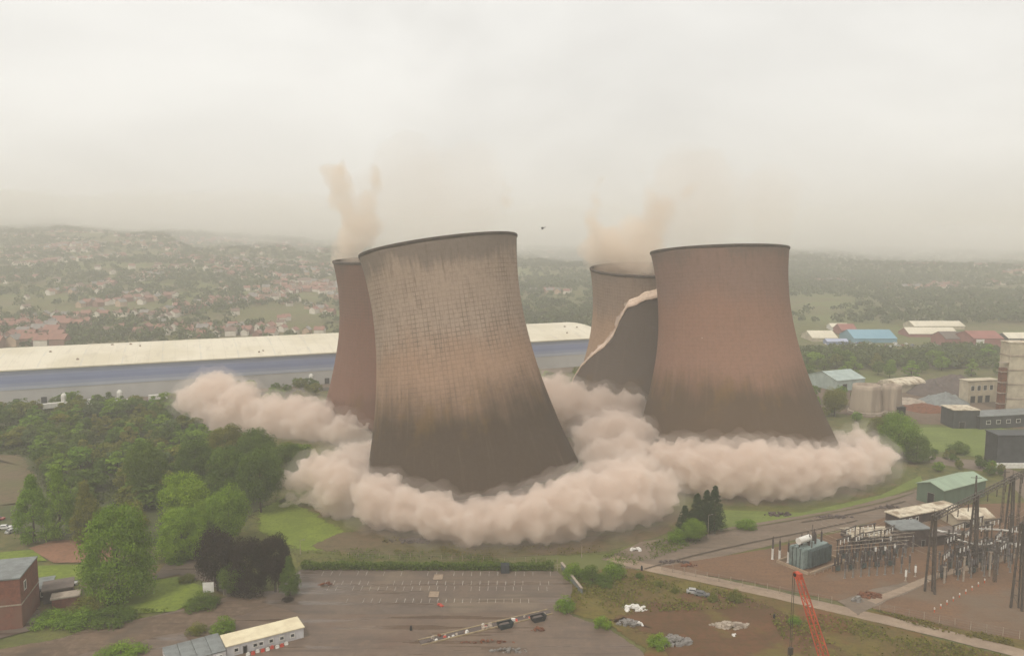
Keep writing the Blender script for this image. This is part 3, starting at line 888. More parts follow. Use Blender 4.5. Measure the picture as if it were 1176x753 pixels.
# the dense belt behind the industrial yard
rng = np.random.default_rng(78)
BT = []
while len(BT) < 620:
    q = (rng.uniform(918, 1178), rng.uniform(400, 424))
    if q[1] < 404 + 3 * math.sin(q[0] * .05) : continue
    p = gp(*q); BT.append((p.x, p.y, 0))
BT = np.array(BT); per = 46
S = rng.uniform(2.6, 5.2, len(BT))
d = rng.normal(0, 1, (len(BT), per, 3)); d /= np.linalg.norm(d, axis=2)[:, :, None]; d[:, :, 2] = np.abs(d[:, :, 2]) * 1.2 - .1
P = BT[:, None, :] + np.array([0, 0, 1.]) * S[:, None, None] * .8 + d * S[:, None, None] * rng.uniform(.6, 1.05, (len(BT), per, 1))
tn = np.clip(rng.uniform(0, .8, (len(BT), 1)) + rng.uniform(0, .25, (len(BT), per)), 0, 1)
o = link('tree_belt', cards_mesh('tree_belt', leaf_cards(P.reshape(-1, 3), d.reshape(-1, 3), 1.9, rng, .4), tn.ravel(), [M['leaf']]))
o.color = G(88, 100, 58); tag(o, 'dense belt of woodland between the industrial yard and the estate', 'woods', kind='stuff')

# hedge along the car park: one clipped hedge
rng = np.random.default_rng(12)
a, b = gp(345, 655), gp(636, 656)
n = 9000
f = rng.uniform(0, 1, n)
P = np.c_[a.x + (b.x - a.x) * f, a.y + (b.y - a.y) * f, np.zeros(n)]
hgt = 2.3 + .7 * np.array([mnoise.noise(Vector((q * 22, 0, 0))) for q in f])
P[:, 1] += rng.uniform(-1.1, 1.1, n) + .8
P[:, 2] = hgt * rng.uniform(0, 1, n) ** .6
o = link('hedge', cards_mesh('hedge', leaf_cards(P, np.tile([0, -.5, .8], (n, 1)), .5, rng), rng.uniform(0, 1, n), [M['leaf']]))
o.color = G(92, 108, 48); tag(o, 'long green hedge along the back of the parking lot', 'hedge')

# weeds on the waste ground and verges
def weeds(name, polys, n, size, col, label, h=.35):
    rng = np.random.default_rng(n)
    P = []
    for poly in polys:
        w3 = [gp(*q) for q in poly]
        x0, x1, y0, y1 = min(p.x for p in w3), max(p.x for p in w3), min(p.y for p in w3), max(p.y for p in w3)
        k = 0
        while k < n // len(polys):
            x, y = rng.uniform(x0, x1), rng.uniform(y0, y1)
            if mnoise.noise(Vector((x * .09, y * .09, 4))) + .5 * mnoise.noise(Vector((x * .35, y * .35, 7))) < rng.uniform(-.3, .45): continue
            q = proj((x, y, 0))
            if not inpoly(q[0], q[1], poly): continue
            P.append((x, y, rng.uniform(.05, h) + .3)); k += 1
    P = np.array(P)
    o = link(name, cards_mesh(name, leaf_cards(P, np.tile([0, -.2, 1.], (len(P), 1)), size, rng), rng.uniform(0, 1, len(P)), [M['leaf']]))
    o.color = col
    return tag(o, label, 'weeds', kind='stuff')
weeds('weeds', [[(665, 668), (720, 656), (850, 682), (900, 700), (840, 700), (700, 705), (650, 695)], [(880, 700), (960, 708), (1176, 760), (1000, 790), (900, 740)]], 5000, .55, G(110, 108, 52), 'low yellow green weeds over the waste ground')
weeds('weeds', [[(40, 722), (60, 700), (170, 700), (235, 695), (140, 716)], [(345, 636), (420, 630), (640, 644), (640, 650), (345, 650)], [(690, 640), (790, 612), (830, 600), (800, 625), (730, 650)]], 4200, .5, G(96, 108, 46), 'grass tufts beside the lawn, hedge and service road')
weeds('weeds', [[(1000, 700), (1040, 709), (1110, 724), (1176, 738), (1176, 745), (1060, 722)], [(440, 616), (560, 630), (690, 625), (690, 636), (560, 642), (440, 634)]], 1800, .5, G(112, 104, 54), 'dry tufts along the substation fence and tower bank')

# ================================================================== TOWN ON THE HILL
def far_ok(x, y):
    z = terrain(x, y)
    q = proj((x, y, z))
    return q, z
def house_proto(name, roofm, wallm, L=9, W=7, eave=4.6, ridge=7.4):
    mb = MB()
    mb.add([(-L / 2, -W / 2, -1.5), (L / 2, -W / 2, -1.5), (L / 2, W / 2, -1.5), (-L / 2, W / 2, -1.5), (-L / 2, -W / 2, eave), (L / 2, -W / 2, eave), (L / 2, W / 2, eave), (-L / 2, W / 2, eave), (-L / 2, 0, ridge - .2), (L / 2, 0, ridge - .2)],
           [(0, 1, 5, 4), (1, 2, 6, 9, 5), (2, 3, 7, 6), (3, 0, 4, 8, 7), (3, 2, 1, 0)])
    rb = MB()
    e, o = .35, .45
    zz_ = eave - .15
    for s in (-1, 1):
        rb.add([(-L / 2 - o, s * (W / 2 + e), zz_), (L / 2 + o, s * (W / 2 + e), zz_), (L / 2 + o, 0, ridge), (-L / 2 - o, 0, ridge)] + [(-L / 2 - o, s * (W / 2 + e), zz_ + .22), (L / 2 + o, s * (W / 2 + e), zz_ + .22), (L / 2 + o, 0, ridge + .22), (-L / 2 - o, 0, ridge + .22)],
               [(0, 1, 2, 3), (4, 5, 6, 7), (0, 1, 5, 4), (1, 2, 6, 5), (3, 0, 4, 7)])
    rb.box((L * .3, W * .1, ridge + .4), (.9, .7, 1.6))
    return mb, rb
M['roof_red'] = mk('roof_red', G(150, 108, 94), G(134, 96, 86), 0.3, .9)
M['roof_brown'] = mk('roof_brown', G(128, 104, 92), G(112, 92, 82), 0.3, .9)
M['roof_grey'] = mk('roof_grey', G(140, 134, 128), G(120, 114, 110), 0.3, .9)
M['wall_white'] = mk('wall_white', G(222, 214, 200), G(206, 196, 182), 0.2, .9)
M['wall_brick'] = mk('wall_brick', G(148, 112, 98), G(134, 100, 90), 0.4, .9)
M['wall_buff'] = mk('wall_buff', G(192, 164, 138), G(176, 150, 128), 0.3, .9)
HK = [('roof_red', 'wall_brick', 'red roofed brick house on the hazy hillside', 'red roofed hillside houses'),
      ('roof_brown', 'wall_white', 'white walled house with a brown roof on the hazy hillside', 'white walled hillside houses'),
      ('roof_grey', 'wall_buff', 'buff walled house with a grey roof on the hazy hillside', 'buff walled hillside houses'),
      ('roof_red', 'wall_white', 'white walled house with a red roof on the hazy hillside', 'white and red hillside houses')]
HP = [house_proto('house', *k[:2]) for k in HK]
HM = []
for k, (wb, rb) in zip(HK, HP):
    a = bpy.data.meshes.new('house_wall'); a.from_pydata(wb.v, [], wb.f); a.materials.append(M[k[1]])
    b = bpy.data.meshes.new('roof'); b.from_pydata(rb.v, [], rb.f); b.materials.append(M[k[0]])
    HM.append((a, b))
rnd = random.Random(21)
H_ = []
def wh_roof_y(x):   # top edge of the warehouse roof in the photograph
    return float(np.interp(x, [0, 370, 600, 668], [397, 381, 376, 379]))
def add_house(x, y, rz, kind, sc=1.0, mind=0.0):
    q, z = far_ok(x, y)
    if not (-25 < q[0] < 1200): return
    if q[0] < 680 and q[1] > wh_roof_y(q[0]) + 4: return
    if 392 < q[0] < 592 or 690 < q[0] < 912: return            # behind the towers
    if any(abs(x - h[0]) < 7.5 and abs(y - h[1]) < 7.5 for h in H_): return
    H_.append((x, y, z, rz, kind, sc))
# streets: a start point, a heading, a length
def street(px, Y, head, ln, kinds=(3, 2, 2, 2), gap=11, two=True, sc=1.0):
    a = (px - CX) / FPX * (Y * CP + (CAM_H - 40) * SP)
    d = Vector((math.cos(head), math.sin(head)))
    n_ = Vector((-d.y, d.x))
    k = int(ln / gap)
    for i in range(k):
        for s in ((-1, 1) if two else (1,)):
            if rnd.random() < .15: continue
            wob = math.sin(i * .25) * 6
            p = Vector((a, Y)) + d * (i * gap + rnd.uniform(-1.5, 1.5)) + n_ * (s * 11 + wob + rnd.uniform(-1, 1))
            add_house(p.x, p.y, head + rnd.uniform(-.12, .12) + (PI / 2 if rnd.random() < .3 else 0), rnd.choices(range(4), kinds)[0], sc * rnd.uniform(.85, 1.2))
# big near houses, left
for Y in (690, 716, 745, 775, 806): street(-15, Y, .12 + rnd.uniform(-.1, .1), 72 if Y < 790 else 120, (7, 1, 2, 2), 12.5, True, 1.25)
for px in (300, 335, 368): street(px, 720, .5, 60, (3, 3, 3, 2), 13)
for px in (130, 170, 215, 260, 300): street(px, 745 + rnd.uniform(0, 60), rnd.uniform(-.4, .5), 70, (3, 3, 2, 3), 13, rnd.random() < .6)
# the long bright street
street(185, 1560, -.12, 420, (2, 5, 4, 6), 9.5)
street(205, 1500, -.30, 380, (2, 5, 4, 6), 10)
street(255, 1330, -.28, 240, (2, 5, 4, 6), 10)
for i in range(46):
    Y = rnd.uniform(840, 2500)
    street(rnd.uniform(-20, 400), Y, rnd.choice([rnd.uniform(-.4, .4), rnd.uniform(.9, 1.6)]), rnd.uniform(60, 260), (4, 3, 3, 3), rnd.uniform(10, 15), rnd.random() < .7)
for i in range(5):
    street(rnd.uniform(600, 650), rnd.uniform(1000, 2400), rnd.uniform(-.3, .3), 60, (4, 3, 3, 3), 12)
for i in range(14):
    street(rnd.uniform(915, 1170), rnd.uniform(1300, 2500), rnd.uniform(-.3, .3), rnd.uniform(40, 120), (4, 3, 3, 3), 12)
for i in range(90):
    add_house((rnd.uniform(-20, 400) - CX) / FPX * 1.0 * (Y := rnd.uniform(800, 1900)), Y, rnd.uniform(0, 3), rnd.choice([1, 3, 2]), rnd.uniform(.8, 1.1))
H_.sort(key=lambda h: h[1])
NEAR_H, FAR_H = H_[:290], H_[290:]
for (x, y, z, rz, k, sc) in NEAR_H:
    a = link('house', HM[k][0], None, (x, y, z), rz); a.scale = (sc, sc, sc)
    tag(a, HK[k][2], 'house', HK[k][3])
    link('roof', HM[k][1], a)
print('houses', len(H_))
mb = MB()
mats = ['wall_brick', 'wall_white', 'wall_buff', 'roof_red', 'roof_brown', 'roof_grey']
for (x, y, z, rz, k, sc) in FAR_H:
    T_ = Matrix.Translation((x, y, z)) @ Matrix.Rotation(rz, 4, 'Z') @ Matrix.Scale(sc, 4)
    for b, nm in ((HP[k][0], HK[k][1]), (HP[k][1], HK[k][0])):
        mb.add([T_ @ Vector(v) for v in b.v], b.f, mats.index(nm))
tag(mb.build('distant_houses', [M[q] for q in mats]), 'rows of tiny distant houses fading into the haze', 'houses', kind='stuff')

# woods and garden trees on the hill and plain: one mass
rng = np.random.default_rng(77)
n = 0; CT = []
while n < 14000:
    Y = 690 + (2900 - 690) * rng.uniform(0, 1) ** .9
    a = rng.uniform(-.72, .72)
    x = a * Y
    if a < -.2: dens = .42 + 1.1 * mnoise.noise(Vector((x / 170, Y / 170, 1))) + .5 * mnoise.noise(Vector((x / 50, Y / 50, 2)))
    else: dens = .62 + 1.0 * mnoise.noise(Vector((x / 240, Y / 240, 5))) + .4 * mnoise.noise(Vector((x / 60, Y / 60, 6)))
    if Y > 2250: dens += .35
    if Y < 860 and a > .3: continue
    if rng.uniform(0, 1) > dens: continue
    z = terrain(x, Y)
    q = proj((x, Y, z + 6))
    if q[1] > 405 or not -20 < q[0] < 1196 or 425 < q[0] < 575 or 760 < q[0] < 895: continue
    CT.append((x, Y, z)); n += 1
CT = np.array(CT)
per = 34
S = rng.uniform(3.2, 6.6, len(CT)) * (1 + .35 * (CT[:, 1] > 2000))
d = rng.normal(0, 1, (len(CT), per, 3)); d /= np.linalg.norm(d, axis=2)[:, :, None]; d[:, :, 2] = np.abs(d[:, :, 2]) * 1.15 - .15
P = CT[:, None, :] + np.array([0, 0, 1.]) * S[:, None, None] * .8 + d * S[:, None, None] * rng.uniform(.6, 1.05, (len(CT), per, 1)) * np.array([1.15, 1.15, 1.0])
tn = np.clip(rng.uniform(0, .8, (len(CT), 1)) + rng.uniform(0, .25, (len(CT), per)), 0, 1)
o = link('distant_woods', cards_mesh('distant_woods', leaf_cards(P.reshape(-1, 3), d.reshape(-1, 3), 3.2, rng, .35), tn.ravel(), [M['leaf']]))
o.color = G(82, 92, 58); tag(o, 'hazy woods and garden trees over the far hillside and plain', 'woods', kind='stuff')

# ================================================================== WAREHOUSE
A = gp(-60, 471.5); B = gp(372, 441.5)
wd = (B - A).normalized()
WL = (B - A).length * 2.02
wrz = math.atan2(wd.y, wd.x)
E = empty('warehouse', A, wrz, 'very long white roofed warehouse with graded blue upper walls', 'warehouse')
t = NT('wh_roof'); P = t.n('ShaderNodeTexCoord').outputs['Object']; sx = t.n('ShaderNodeSeparateXYZ'); t.l(P, sx.inputs[0])
seam = t.math('LESS_THAN', t.math('FRACT', t.math('DIVIDE', sx.outputs[0], 7.5)), .06)
light = t.math('MULTIPLY', t.math('LESS_THAN', t.math('FRACT', t.math('DIVIDE', sx.outputs[0], 22.5)), .05), t.math('LESS_THAN', t.math('FRACT', t.math('DIVIDE', sx.outputs[1], 24)), .6))
dirt = t.noise(t.scale(P, (.6, .08, 1)), .3, 5, .65)
c = t.mix(t.ramp(t.noise(P, .03, 5, .6), .4, .65), G(216, 207, 186), G(204, 194, 170))
c = t.mix(t.math('MULTIPLY', t.ramp(dirt, .5, .75), .5), c, G(170, 160, 142))
c = t.mix(t.math('MULTIPLY', seam, .16), c, G(150, 142, 128)); c = t.mix(t.math('MULTIPLY', light, .2), c, G(176, 178, 176))
M['wh_roof'] = t.surf(c, .7)
M['wh_wall'] = mk('wh_wall', G(184, 182, 178), G(174, 172, 168), 0.05, .6)
BL = [G(168, 174, 194), G(152, 160, 186), G(138, 148, 180), G(130, 140, 174), G(146, 154, 178), G(168, 173, 186)]
for i, c in enumerate(BL): M['wh_blue%d' % i] = mk('cladding_blue_%d' % i, c, tuple(q * .93 for q in c[:3]) + (1,), 0.05, .5)
HB, DEP = 9.5, 98.0
MB().box((WL / 2, DEP / 2, HB / 2 - .5), (WL, DEP, HB + 1)).build('wall', M['wh_wall'], E)
for i in range(6):
    z0 = 9.5 + 2.0 * (5 - i)
    MB().box((WL / 2, DEP / 2, z0 + 1.0), (WL + .3 + .02 * i, DEP + .3 + .02 * i, 2.0)).build('cladding_band', M['wh_blue%d' % (i)], E)
# barrelled roof with an overhang
mb = MB(); ns = 14
pf = []
for i in range(ns + 1):
    f = i / ns
    pf.append((-1.2 + (DEP + 2.4) * f, 21.55 + 5.0 * math.sin(PI * f) ** .9 * (1 if f < .5 else 1)))
V = []
for y, z in pf: V += [(-1.5, y, z), (WL + 1.5, y, z)]
for y, z in pf: V += [(-1.5, y, z - .7), (WL + 1.5, y, z - .7)]
F = []
o_ = 2 * (ns + 1)
for i in range(ns):
    F += [(2 * i, 2 * i + 1, 2 * i + 3, 2 * i + 2), (o_ + 2 * i + 2, o_ + 2 * i + 3, o_ + 2 * i + 1, o_ + 2 * i), (2 * i, 2 * i + 2, o_ + 2 * i + 2, o_ + 2 * i), (2 * i + 1, o_ + 2 * i + 1, o_ + 2 * i + 3, 2 * i + 3)]
F += [(0, o_, o_ + 1, 1), (2 * ns, 2 * ns + 1, o_ + 2 * ns + 1, o_ + 2 * ns)]
mb.add(V, F)
rf = mb.build('roof', M['wh_roof'], E, smooth=False)
rnd = random.Random(31)
for i in range(18):
    mb = MB(); f = rnd.uniform(.05, .55)
    y = DEP * f; z = 21.5 + 5.0 * math.sin(PI * (y + 1.2) / (DEP + 2.4)) ** .9
    mb.box((0, 0, .3), (rnd.uniform(.8, 1.8), rnd.uniform(.8, 1.5), .8)); mb.box((0, 0, .8), (.6, .6, .4))
    mb.build('roof_vent', M['tank'], rf, loc=(rnd.uniform(10, WL - 10), y, z))
rnd = random.Random(32)
for u in [20, 34, 48] + [WL * q for q in (.5, .53, .56, .62, .65, .72)]:
    MB().box((0, -.12, 2.4), (3.0, .3, 3.8)).build('dock_door', M['dark_clad'], E, loc=(u, 0, 0))

def lorry(name, loc, rz, label, body='white_paint', L=10.5):
    e = empty(name, loc, rz, label, 'lorry', 'lorries in the warehouse yard')
    mb = MB(); mb.box((-.2, 0, 2.5), (L, 2.5, 2.7)); mb.box((-.2, 0, .98), (L, 1.0, .3)); mb.build('trailer', M[body], e)
    mb = MB(); mb.box((L / 2 + 1.5, 0, 1.75), (2.2, 2.45, 2.5), taper=.94); mb.box((L / 2 + 1.3, 0, 3.25), (1.4, 2.2, .5), taper=.8); c = mb.build('cab', M['white_paint'], e)
    MB().box((L / 2 + 2.58, 0, 2.25), (.06, 2.1, .9)).build('windscreen', M['glass'], c)
    for x in (-L / 2 + 1, -L / 2 + 2.3, L / 2 + 1.6):
        for s in (-1, 1):
            MB().tube((x, s * .8, .5), (x, s * 1.2, .5), .5, n=12).build('wheel', M['rubber'], e)
    return e
for (x, y, dz, lab) in [(62, 470, .2, 'white lorry parked by the warehouse above the left edge of the woodland'), (136, 466, 0, 'white lorry at the warehouse wall above the woodland'), (100, 466, .1, 'white lorry between two others along the warehouse wall'),
                    (258, 444, 0, 'white lorry by the warehouse just right of the rolling dust top'), (344, 438, 1.2, 'white lorry beside the warehouse next to the left rear tower'), (182, 460, .1, 'white lorry standing nearest the rolling dust on the lorry yard')]:
    p = gp(x, y)
    # keep clear of the wall
    q = (p - A); perp = q.dot(Vector((-wd.y, wd.x, 0)))
    if perp > -7: p -= Vector((-wd.y, wd.x, 0)) * (perp + 8)
    lorry('lorry', p, wrz + dz, lab)
def yard_silo(p, label):
    e = empty('vent_stack', p, wrz, label, 'vent stack', 'white stacks by the warehouse wall')
    MB().lathe([(1.5, 0), (1.5, 7.2), (1.1, 8.0), (.5, 8.6)], n=16).build('tank', M['white_paint'], e, smooth=False)
    for s in range(3):
        a = s * 2.1
        MB().tube((1.5 * math.cos(a), 1.5 * math.sin(a), 0), (1.45 * math.cos(a), 1.45 * math.sin(a), 7), .12).build('leg', M['grey_steel'], e)
for (x, y, lab) in [(74, 468, 'white stack by the warehouse wall, farthest left of the four'), (138, 464, 'white stack by the warehouse wall above the middle of the woodland'), (266, 442, 'white stack by the warehouse wall above the rolling dust'), (352, 437, 'white stack by the warehouse wall closest to the left rear tower')]:
    p = gp(x, y); perp = (p - A).dot(Vector((-wd.y, wd.x, 0)))
    if perp > -3: p -= Vector((-wd.y, wd.x, 0)) * (perp + 4)
    yard_silo(p, lab)
# yard fence
e = empty('yard_fence', A - Vector((-wd.y, wd.x, 0)) * 22, wrz, 'dark fence along the warehouse lorry yard', 'fence')
MB().box((WL * .45, 0, 1.2), (WL * .5, .08, 2.2)).build('panel', M['grey_steel'], e)
patch('lorry_yard', [tuple((A + wd * u - Vector((-wd.y, wd.x, 0)) * v_)[:2]) for u, v_ in ((-20, 0.2), (WL, .2), (WL, 20), (-20, 20))], M['road'], .3, world=True)

# ================================================================== GENERIC BUILDINGS
def gable(name, p, rz, L, W, eave, ridge, wall, roof, label, cat='shed', axis='x', over=.4, doors=(), windows=(), group=None, wpart=True, roof_t=.25):
    """p = middle of the footprint. ridge along local x. doors/windows: (side, u, width, height, sill) side in 'x-','x+','y-','y+'"""
    e = empty(name, p, rz, label, cat, group)
    mb = MB()
    l, w_ = L / 2, W / 2
    mb.add([(-l, -w_, -.3), (l, -w_, -.3), (l, w_, -.3), (-l, w_, -.3), (-l, -w_, eave), (l, -w_, eave), (l, w_, eave), (-l, w_, eave), (-l, 0, ridge - .05), (l, 0, ridge - .05)],
           [(0, 1, 5, 4), (1, 2, 6, 9, 5), (2, 3, 7, 6), (3, 0, 4, 8, 7), (3, 2, 1, 0)])
    mb.build('wall', wall, e)
    rb = MB()
    k = (ridge - eave) / w_
    for s in (-1, 1):
        ze = eave - over * k
        vs = [(-l - over, s * (w_ + over), ze), (l + over, s * (w_ + over), ze), (l + over, 0, ridge), (-l - over, 0, ridge)]
        rb.add(vs + [(a, b, c + roof_t) for a, b, c in vs], [(0, 1, 2, 3), (4, 5, 6, 7), (0, 1, 5, 4), (1, 2, 6, 5), (3, 0, 4, 7)])
    rb.build('roof', roof, e)
    openings(e, L, W, doors, windows)
    return e
def openings(e, L, W, doors, windows):
    for kind, lst in (('door', doors), ('window', windows)):
        for (side, u, ww, hh, sill) in lst:
            mb = MB(); fr = MB()
            if side[0] == 'x':
                s = -1 if side[1] == '-' else 1
                mb.box((s * (L / 2 + .03), u, sill + hh / 2), (.08, ww, hh))
                for (cy_, cz, sy, sz) in ((u - ww / 2, sill + hh / 2, .16, hh + .3), (u + ww / 2, sill + hh / 2, .16, hh + .3), (u, sill + hh, ww, .16), (u, sill, ww, .16)):
                    fr.box((s * (L / 2 + .06), cy_, cz), (.16, sy, sz))
            else:
                s = -1 if side[1] == '-' else 1
                mb.box((u, s * (W / 2 + .03), sill + hh / 2), (ww, .08, hh))
                for (cx_, cz, sx, sz) in ((u - ww / 2, sill + hh / 2, .16, hh + .3), (u + ww / 2, sill + hh / 2, .16, hh + .3), (u, sill + hh, ww, .16), (u, sill, ww, .16)):
                    fr.box((cx_, s * (W / 2 + .06), cz), (sx, .16, sz))
            d = mb.build(kind, M['black'] if kind == 'door' else M['glass'], e)
            fr.build('frame', M['white_paint'] if kind == 'window' else M['grey_steel'], d)
def flatb(name, p, rz, L, W, H, wall, roof, label, cat='building', doors=(), windows=(), group=None, over=.35, tilt=0.0, rt=.35):
    e = empty(name, p, rz, label, cat, group)
    MB().box((0, 0, H / 2 - .15), (L, W, H + .3)).build('wall', wall, e)
    mb = MB()
    l, w_ = L / 2 + over, W / 2 + over
    mb.add([(-l, -w_, H + .153), (l, -w_, H + .153), (l, w_, H + .153 + tilt), (-l, w_, H + .153 + tilt), (-l, -w_, H + .153 + rt), (l, -w_, H + .153 + rt), (l, w_, H + .153 + rt + tilt), (-l, w_, H + .153 + rt + tilt)],
           [(3, 2, 1, 0), (4, 5, 6, 7), (0, 1, 5, 4), (1, 2, 6, 5), (2, 3, 7, 6), (3, 0, 4, 7)])
    mb.build('roof', roof, e)
    openings(e, L, W, doors, windows)
    return e
def frame_of(a, b, W, away=True):
    """centre and heading of a footprint whose front edge runs a->b (left to right) and whose depth W goes away from the camera"""
    d = (b - a).normalized(); n_ = Vector((-d.y, d.x, 0))
    return (a + b) / 2 + n_ * W / 2, math.atan2(d.y, d.x), (b - a).length

M['green_wall'] = mk('green_wall', G(98, 116, 98), G(88, 104, 88), 0.3, .6, stretch=(1, 1, .2))
M['green_roof'] = mk('green_roof', G(150, 168, 144), G(138, 154, 132), 0.2, .6, stretch=(1, .2, 1))
M['red_brick'] = mk('red_brick', G(132, 84, 68), G(112, 72, 60), 1.2, .9, .3, c3=G(122, 88, 74), sc3=.1)
M['estate_red'] = mk('estate_red', G(150, 96, 88), G(136, 88, 80), 0.1, .8)
M['estate_blue'] = mk('estate_blue', G(122, 160, 176), G(108, 150, 168), 0.05, .6)
M['dark_roof'] = mk('dark_roof', G(112, 100, 92), G(96, 86, 80), 0.3, .85)
M['soil'] = mk('soil', G(98, 86, 80), G(84, 74, 70), 0.3, .95, .5)

# green shed
p, rz, L = frame_of(Vector((158, 285, 0)), Vector((181, 298, 0)), 10.5)
gable('shed', p, rz, L, 10.5, 6.6, 8.4, M['green_wall'], M['green_roof'], 'pale green metal shed with a dark doorway in its end wall', 'shed', doors=[('x-', -.4, 2.6, 4.4, 0)])
# substation sheds
p, rz, L = frame_of(gp(1033, 605), gp(1100, 592), 6)
e = flatb('switch_house', p, rz, L, 6, 3.2, M['brown_wall'], M['cream_roof'], 'long dark switch house with a stained cream flat roof below the green shed', 'building', windows=[('y-', -L / 2 + 1.8 + 3.2 * i, 1.2, 1.3, 1.2) for i in range(3)])
p, rz, L = frame_of(gp(1098, 606), gp(1140, 604), 9)
gable('switch_house', p, rz, L, 10, 3.2, 4.8, M['cream_wall'], M['cream_roof'], 'low cream roofed house behind the gantry posts, right of the long switch house', 'building', doors=[('y-', -3 + 3.5 * i, 1.6, 2.2, 0) for i in range(3)])
p, rz, L = frame_of(gp(1033, 629), gp(1067, 627), 8)
flatb('relay_room', p, rz, L, 8, 5.6, M['brown_wall'], M['slate_roof'], 'dark brown relay room with a grey flat roof beside the gantry legs', 'building', doors=[('y-', 3, 1.2, 2.2, 0)])
p, rz, L = frame_of(gp(1068, 628), gp(1104, 622), 5)
flatb('annex', p, rz, L, 5, 3.2, M['brown_wall'], M['dark_roof'], 'low dark annex between the relay room and the second gantry', 'building')
p, rz, L = frame_of(gp(977, 624), gp(1034, 622), 6)
gable('open_store', p, rz, L, 7.5, 2.6, 3.6, M['brown_wall'], M['cream_roof'], 'low store with a cream roof left of the relay room', 'store', doors=[('y-', -5 + 3.4 * i, 2.2, 2.0, 0) for i in range(4)])

# industrial yard
p, rz, L = frame_of(gp(958, 449), gp(990, 446), 22)
gable('shed', p, rz, L, 26, 7, 11, M['pale_blue'], M['pale_blue'], 'pale blue grey shed behind the tapered concrete tanks', 'shed', doors=[('y-', -5, 3.5, 4.5, 0)])
def tank(x, y, r0, r1, h, label):
    p = gp(x, y); e = empty('concrete_tank', p, 0, label, 'tank', 'tapered concrete tanks')
    MB().lathe([(r0, -.3), (r0 * .97, h * .2), (r1 * 1.02, h * .85), (r1, h), (r1 - .5, h), (r1 - .7, h - 1.4)], n=40).build('shell', M['tank'], e, smooth=True)
    MB().lathe([(r0 + .7, -.3), (r0 + .7, 1.6), (r0 - .2, 1.9)], n=40).build('plinth', M['concrete'], e)
    return e
tank(994, 474, 8.9, 7.4, 16, 'wide tapered concrete tank right of the reddish tower')
tank(1023, 474, 5.8, 4.9, 16, 'narrow tapered concrete tank beside the wide one')
p = gp(1033, 476); flatb('pump_house', p, 0, 4.5, 4, 4.2, M['black'], M['black'], 'small black box at the foot of the narrow tank', 'hut')
p, rz, L = frame_of(gp(1030, 452), gp(1062, 448), 14)
e = empty('curved_shed', p, rz, 'low white shed with a curved roof behind the tanks', 'shed')
mb = MB(); MB().box((0, 0, 2.2), (L, 13, 5)).build('wall', M['cream_wall'], e)
V = []; n = 12
for i in range(n + 1):
    a = PI * i / n
    V += [(-L / 2 - .5, -math.cos(a) * 7.2, 4.6 + math.sin(a) * 3.2), (L / 2 + .5, -math.cos(a) * 7.2, 4.6 + math.sin(a) * 3.2)]
mb.add(V, [(2 * i, 2 * i + 1, 2 * i + 3, 2 * i + 2) for i in range(n)] + [tuple(range(0, 2 * n + 2, 2)), tuple(range(1, 2 * n + 2, 2))]); mb.build('roof', M['cream_roof'], e)

def heap(name, x, y, r, h, m, label, cat='heap', group=None, seed=0, sq=1.0):
    p = gp(x, y); V, F = [], []
    n, k = 40, 12
    for j in range(k + 1):
        f = j / k
        for i in range(n):
            a = 2 * PI * i / n
            rr = r * f * (1 + .22 * mnoise.noise(Vector((math.cos(a) * 1.6, math.sin(a) * 1.6, seed))))
            z = h * (1 - f) ** .8 * (1 + .4 * mnoise.noise(Vector((rr * math.cos(a) * .35, rr * math.sin(a) * .35, seed + 3)))) + .25 * mnoise.noise(Vector((rr * math.cos(a) * 1.3, rr * math.sin(a) * 1.3, seed)))
            V.append((rr * math.cos(a), rr * math.sin(a) * sq, max(z, 0) if j < k else -.2))
    for j in range(k):
        for i in range(n):
            F.append((j * n + i, j * n + (i + 1) % n, (j + 1) * n + (i + 1) % n, (j + 1) * n + i))
    mb = MB(); mb.add(V, F)
    o = mb.build(name, m, None, True, p)
    return tag(o, label, cat, group)
heap('spoil_heap', 1072, 452, 16, 8, M['soil'], 'dark spoil heap right of the curved white shed', seed=1)
heap('spoil_heap', 1098, 446, 22, 9, M['soil'], 'widest dark spoil heap behind the others in the industrial yard', seed=2)
heap('spoil_heap', 1085, 462, 14, 6, M['slate_roof'], 'grey gravel heap in front of the dark spoil heaps', seed=3)
heap('spoil_heap', 1062, 470, 13, 3.5, M['rust'], 'low brown heap on the industrial yard near the tanks', seed=4)
heap('spoil_heap', 1045, 462, 10, 3, M['concrete'], 'low pale heap between the tanks and the brown heap', seed=5)
p, rz, L = frame_of(gp(1111, 463), gp(1146, 461), 7)
flatb('plant_building', p, rz, L, 7, 13, M['cream_wall'], M['cream_wall'], 'cream plant building with rows of openings beside the tall silo block', 'building',
      windows=[('y-', -L / 2 + 3 + 4.4 * i, 2.4, 3.0, 7.4) for i in range(4)], doors=[('y-', -L / 2 + 3.5 + 5.2 * i, 3.2, 4.2, 0) for i in range(3)])
p, rz, L = frame_of(gp(1155, 476), gp(1250, 476), 9)
e = flatb('silo_block', p, rz, L, 9, 40, M['cream_wall'], M['cream_roof'], 'tall cream banded silo block cut by the right edge', 'tower block')
for z in (9, 17, 25, 33): MB().box((0, 0, z), (L + .5, 9.5, .7)).build('band', M['tank'], e)
MB().box((-L / 2 - 1.8, -2, 13), (3.2, 3, 26)).build('stair_tower', M['rust'], e)
for z in (6, 12, 18, 24, 29): MB().box((-L / 2 - 1.9, -2.3, z), (4.2, 3.6, .35)).build('landing', M['concrete'], e)
p, rz, L = frame_of(gp(1094, 492), gp(1124, 492), 12)
flatb('plant_room', p, rz, L, 12, 9.4, M['dark_clad'], M['cream_roof'], 'dark clad block with a pale roof on the industrial yard edge', 'building', doors=[('y-', -2, 3, 3.6, 0)])
p, rz, L = frame_of(gp(1125, 493), gp(1230, 487), 12)
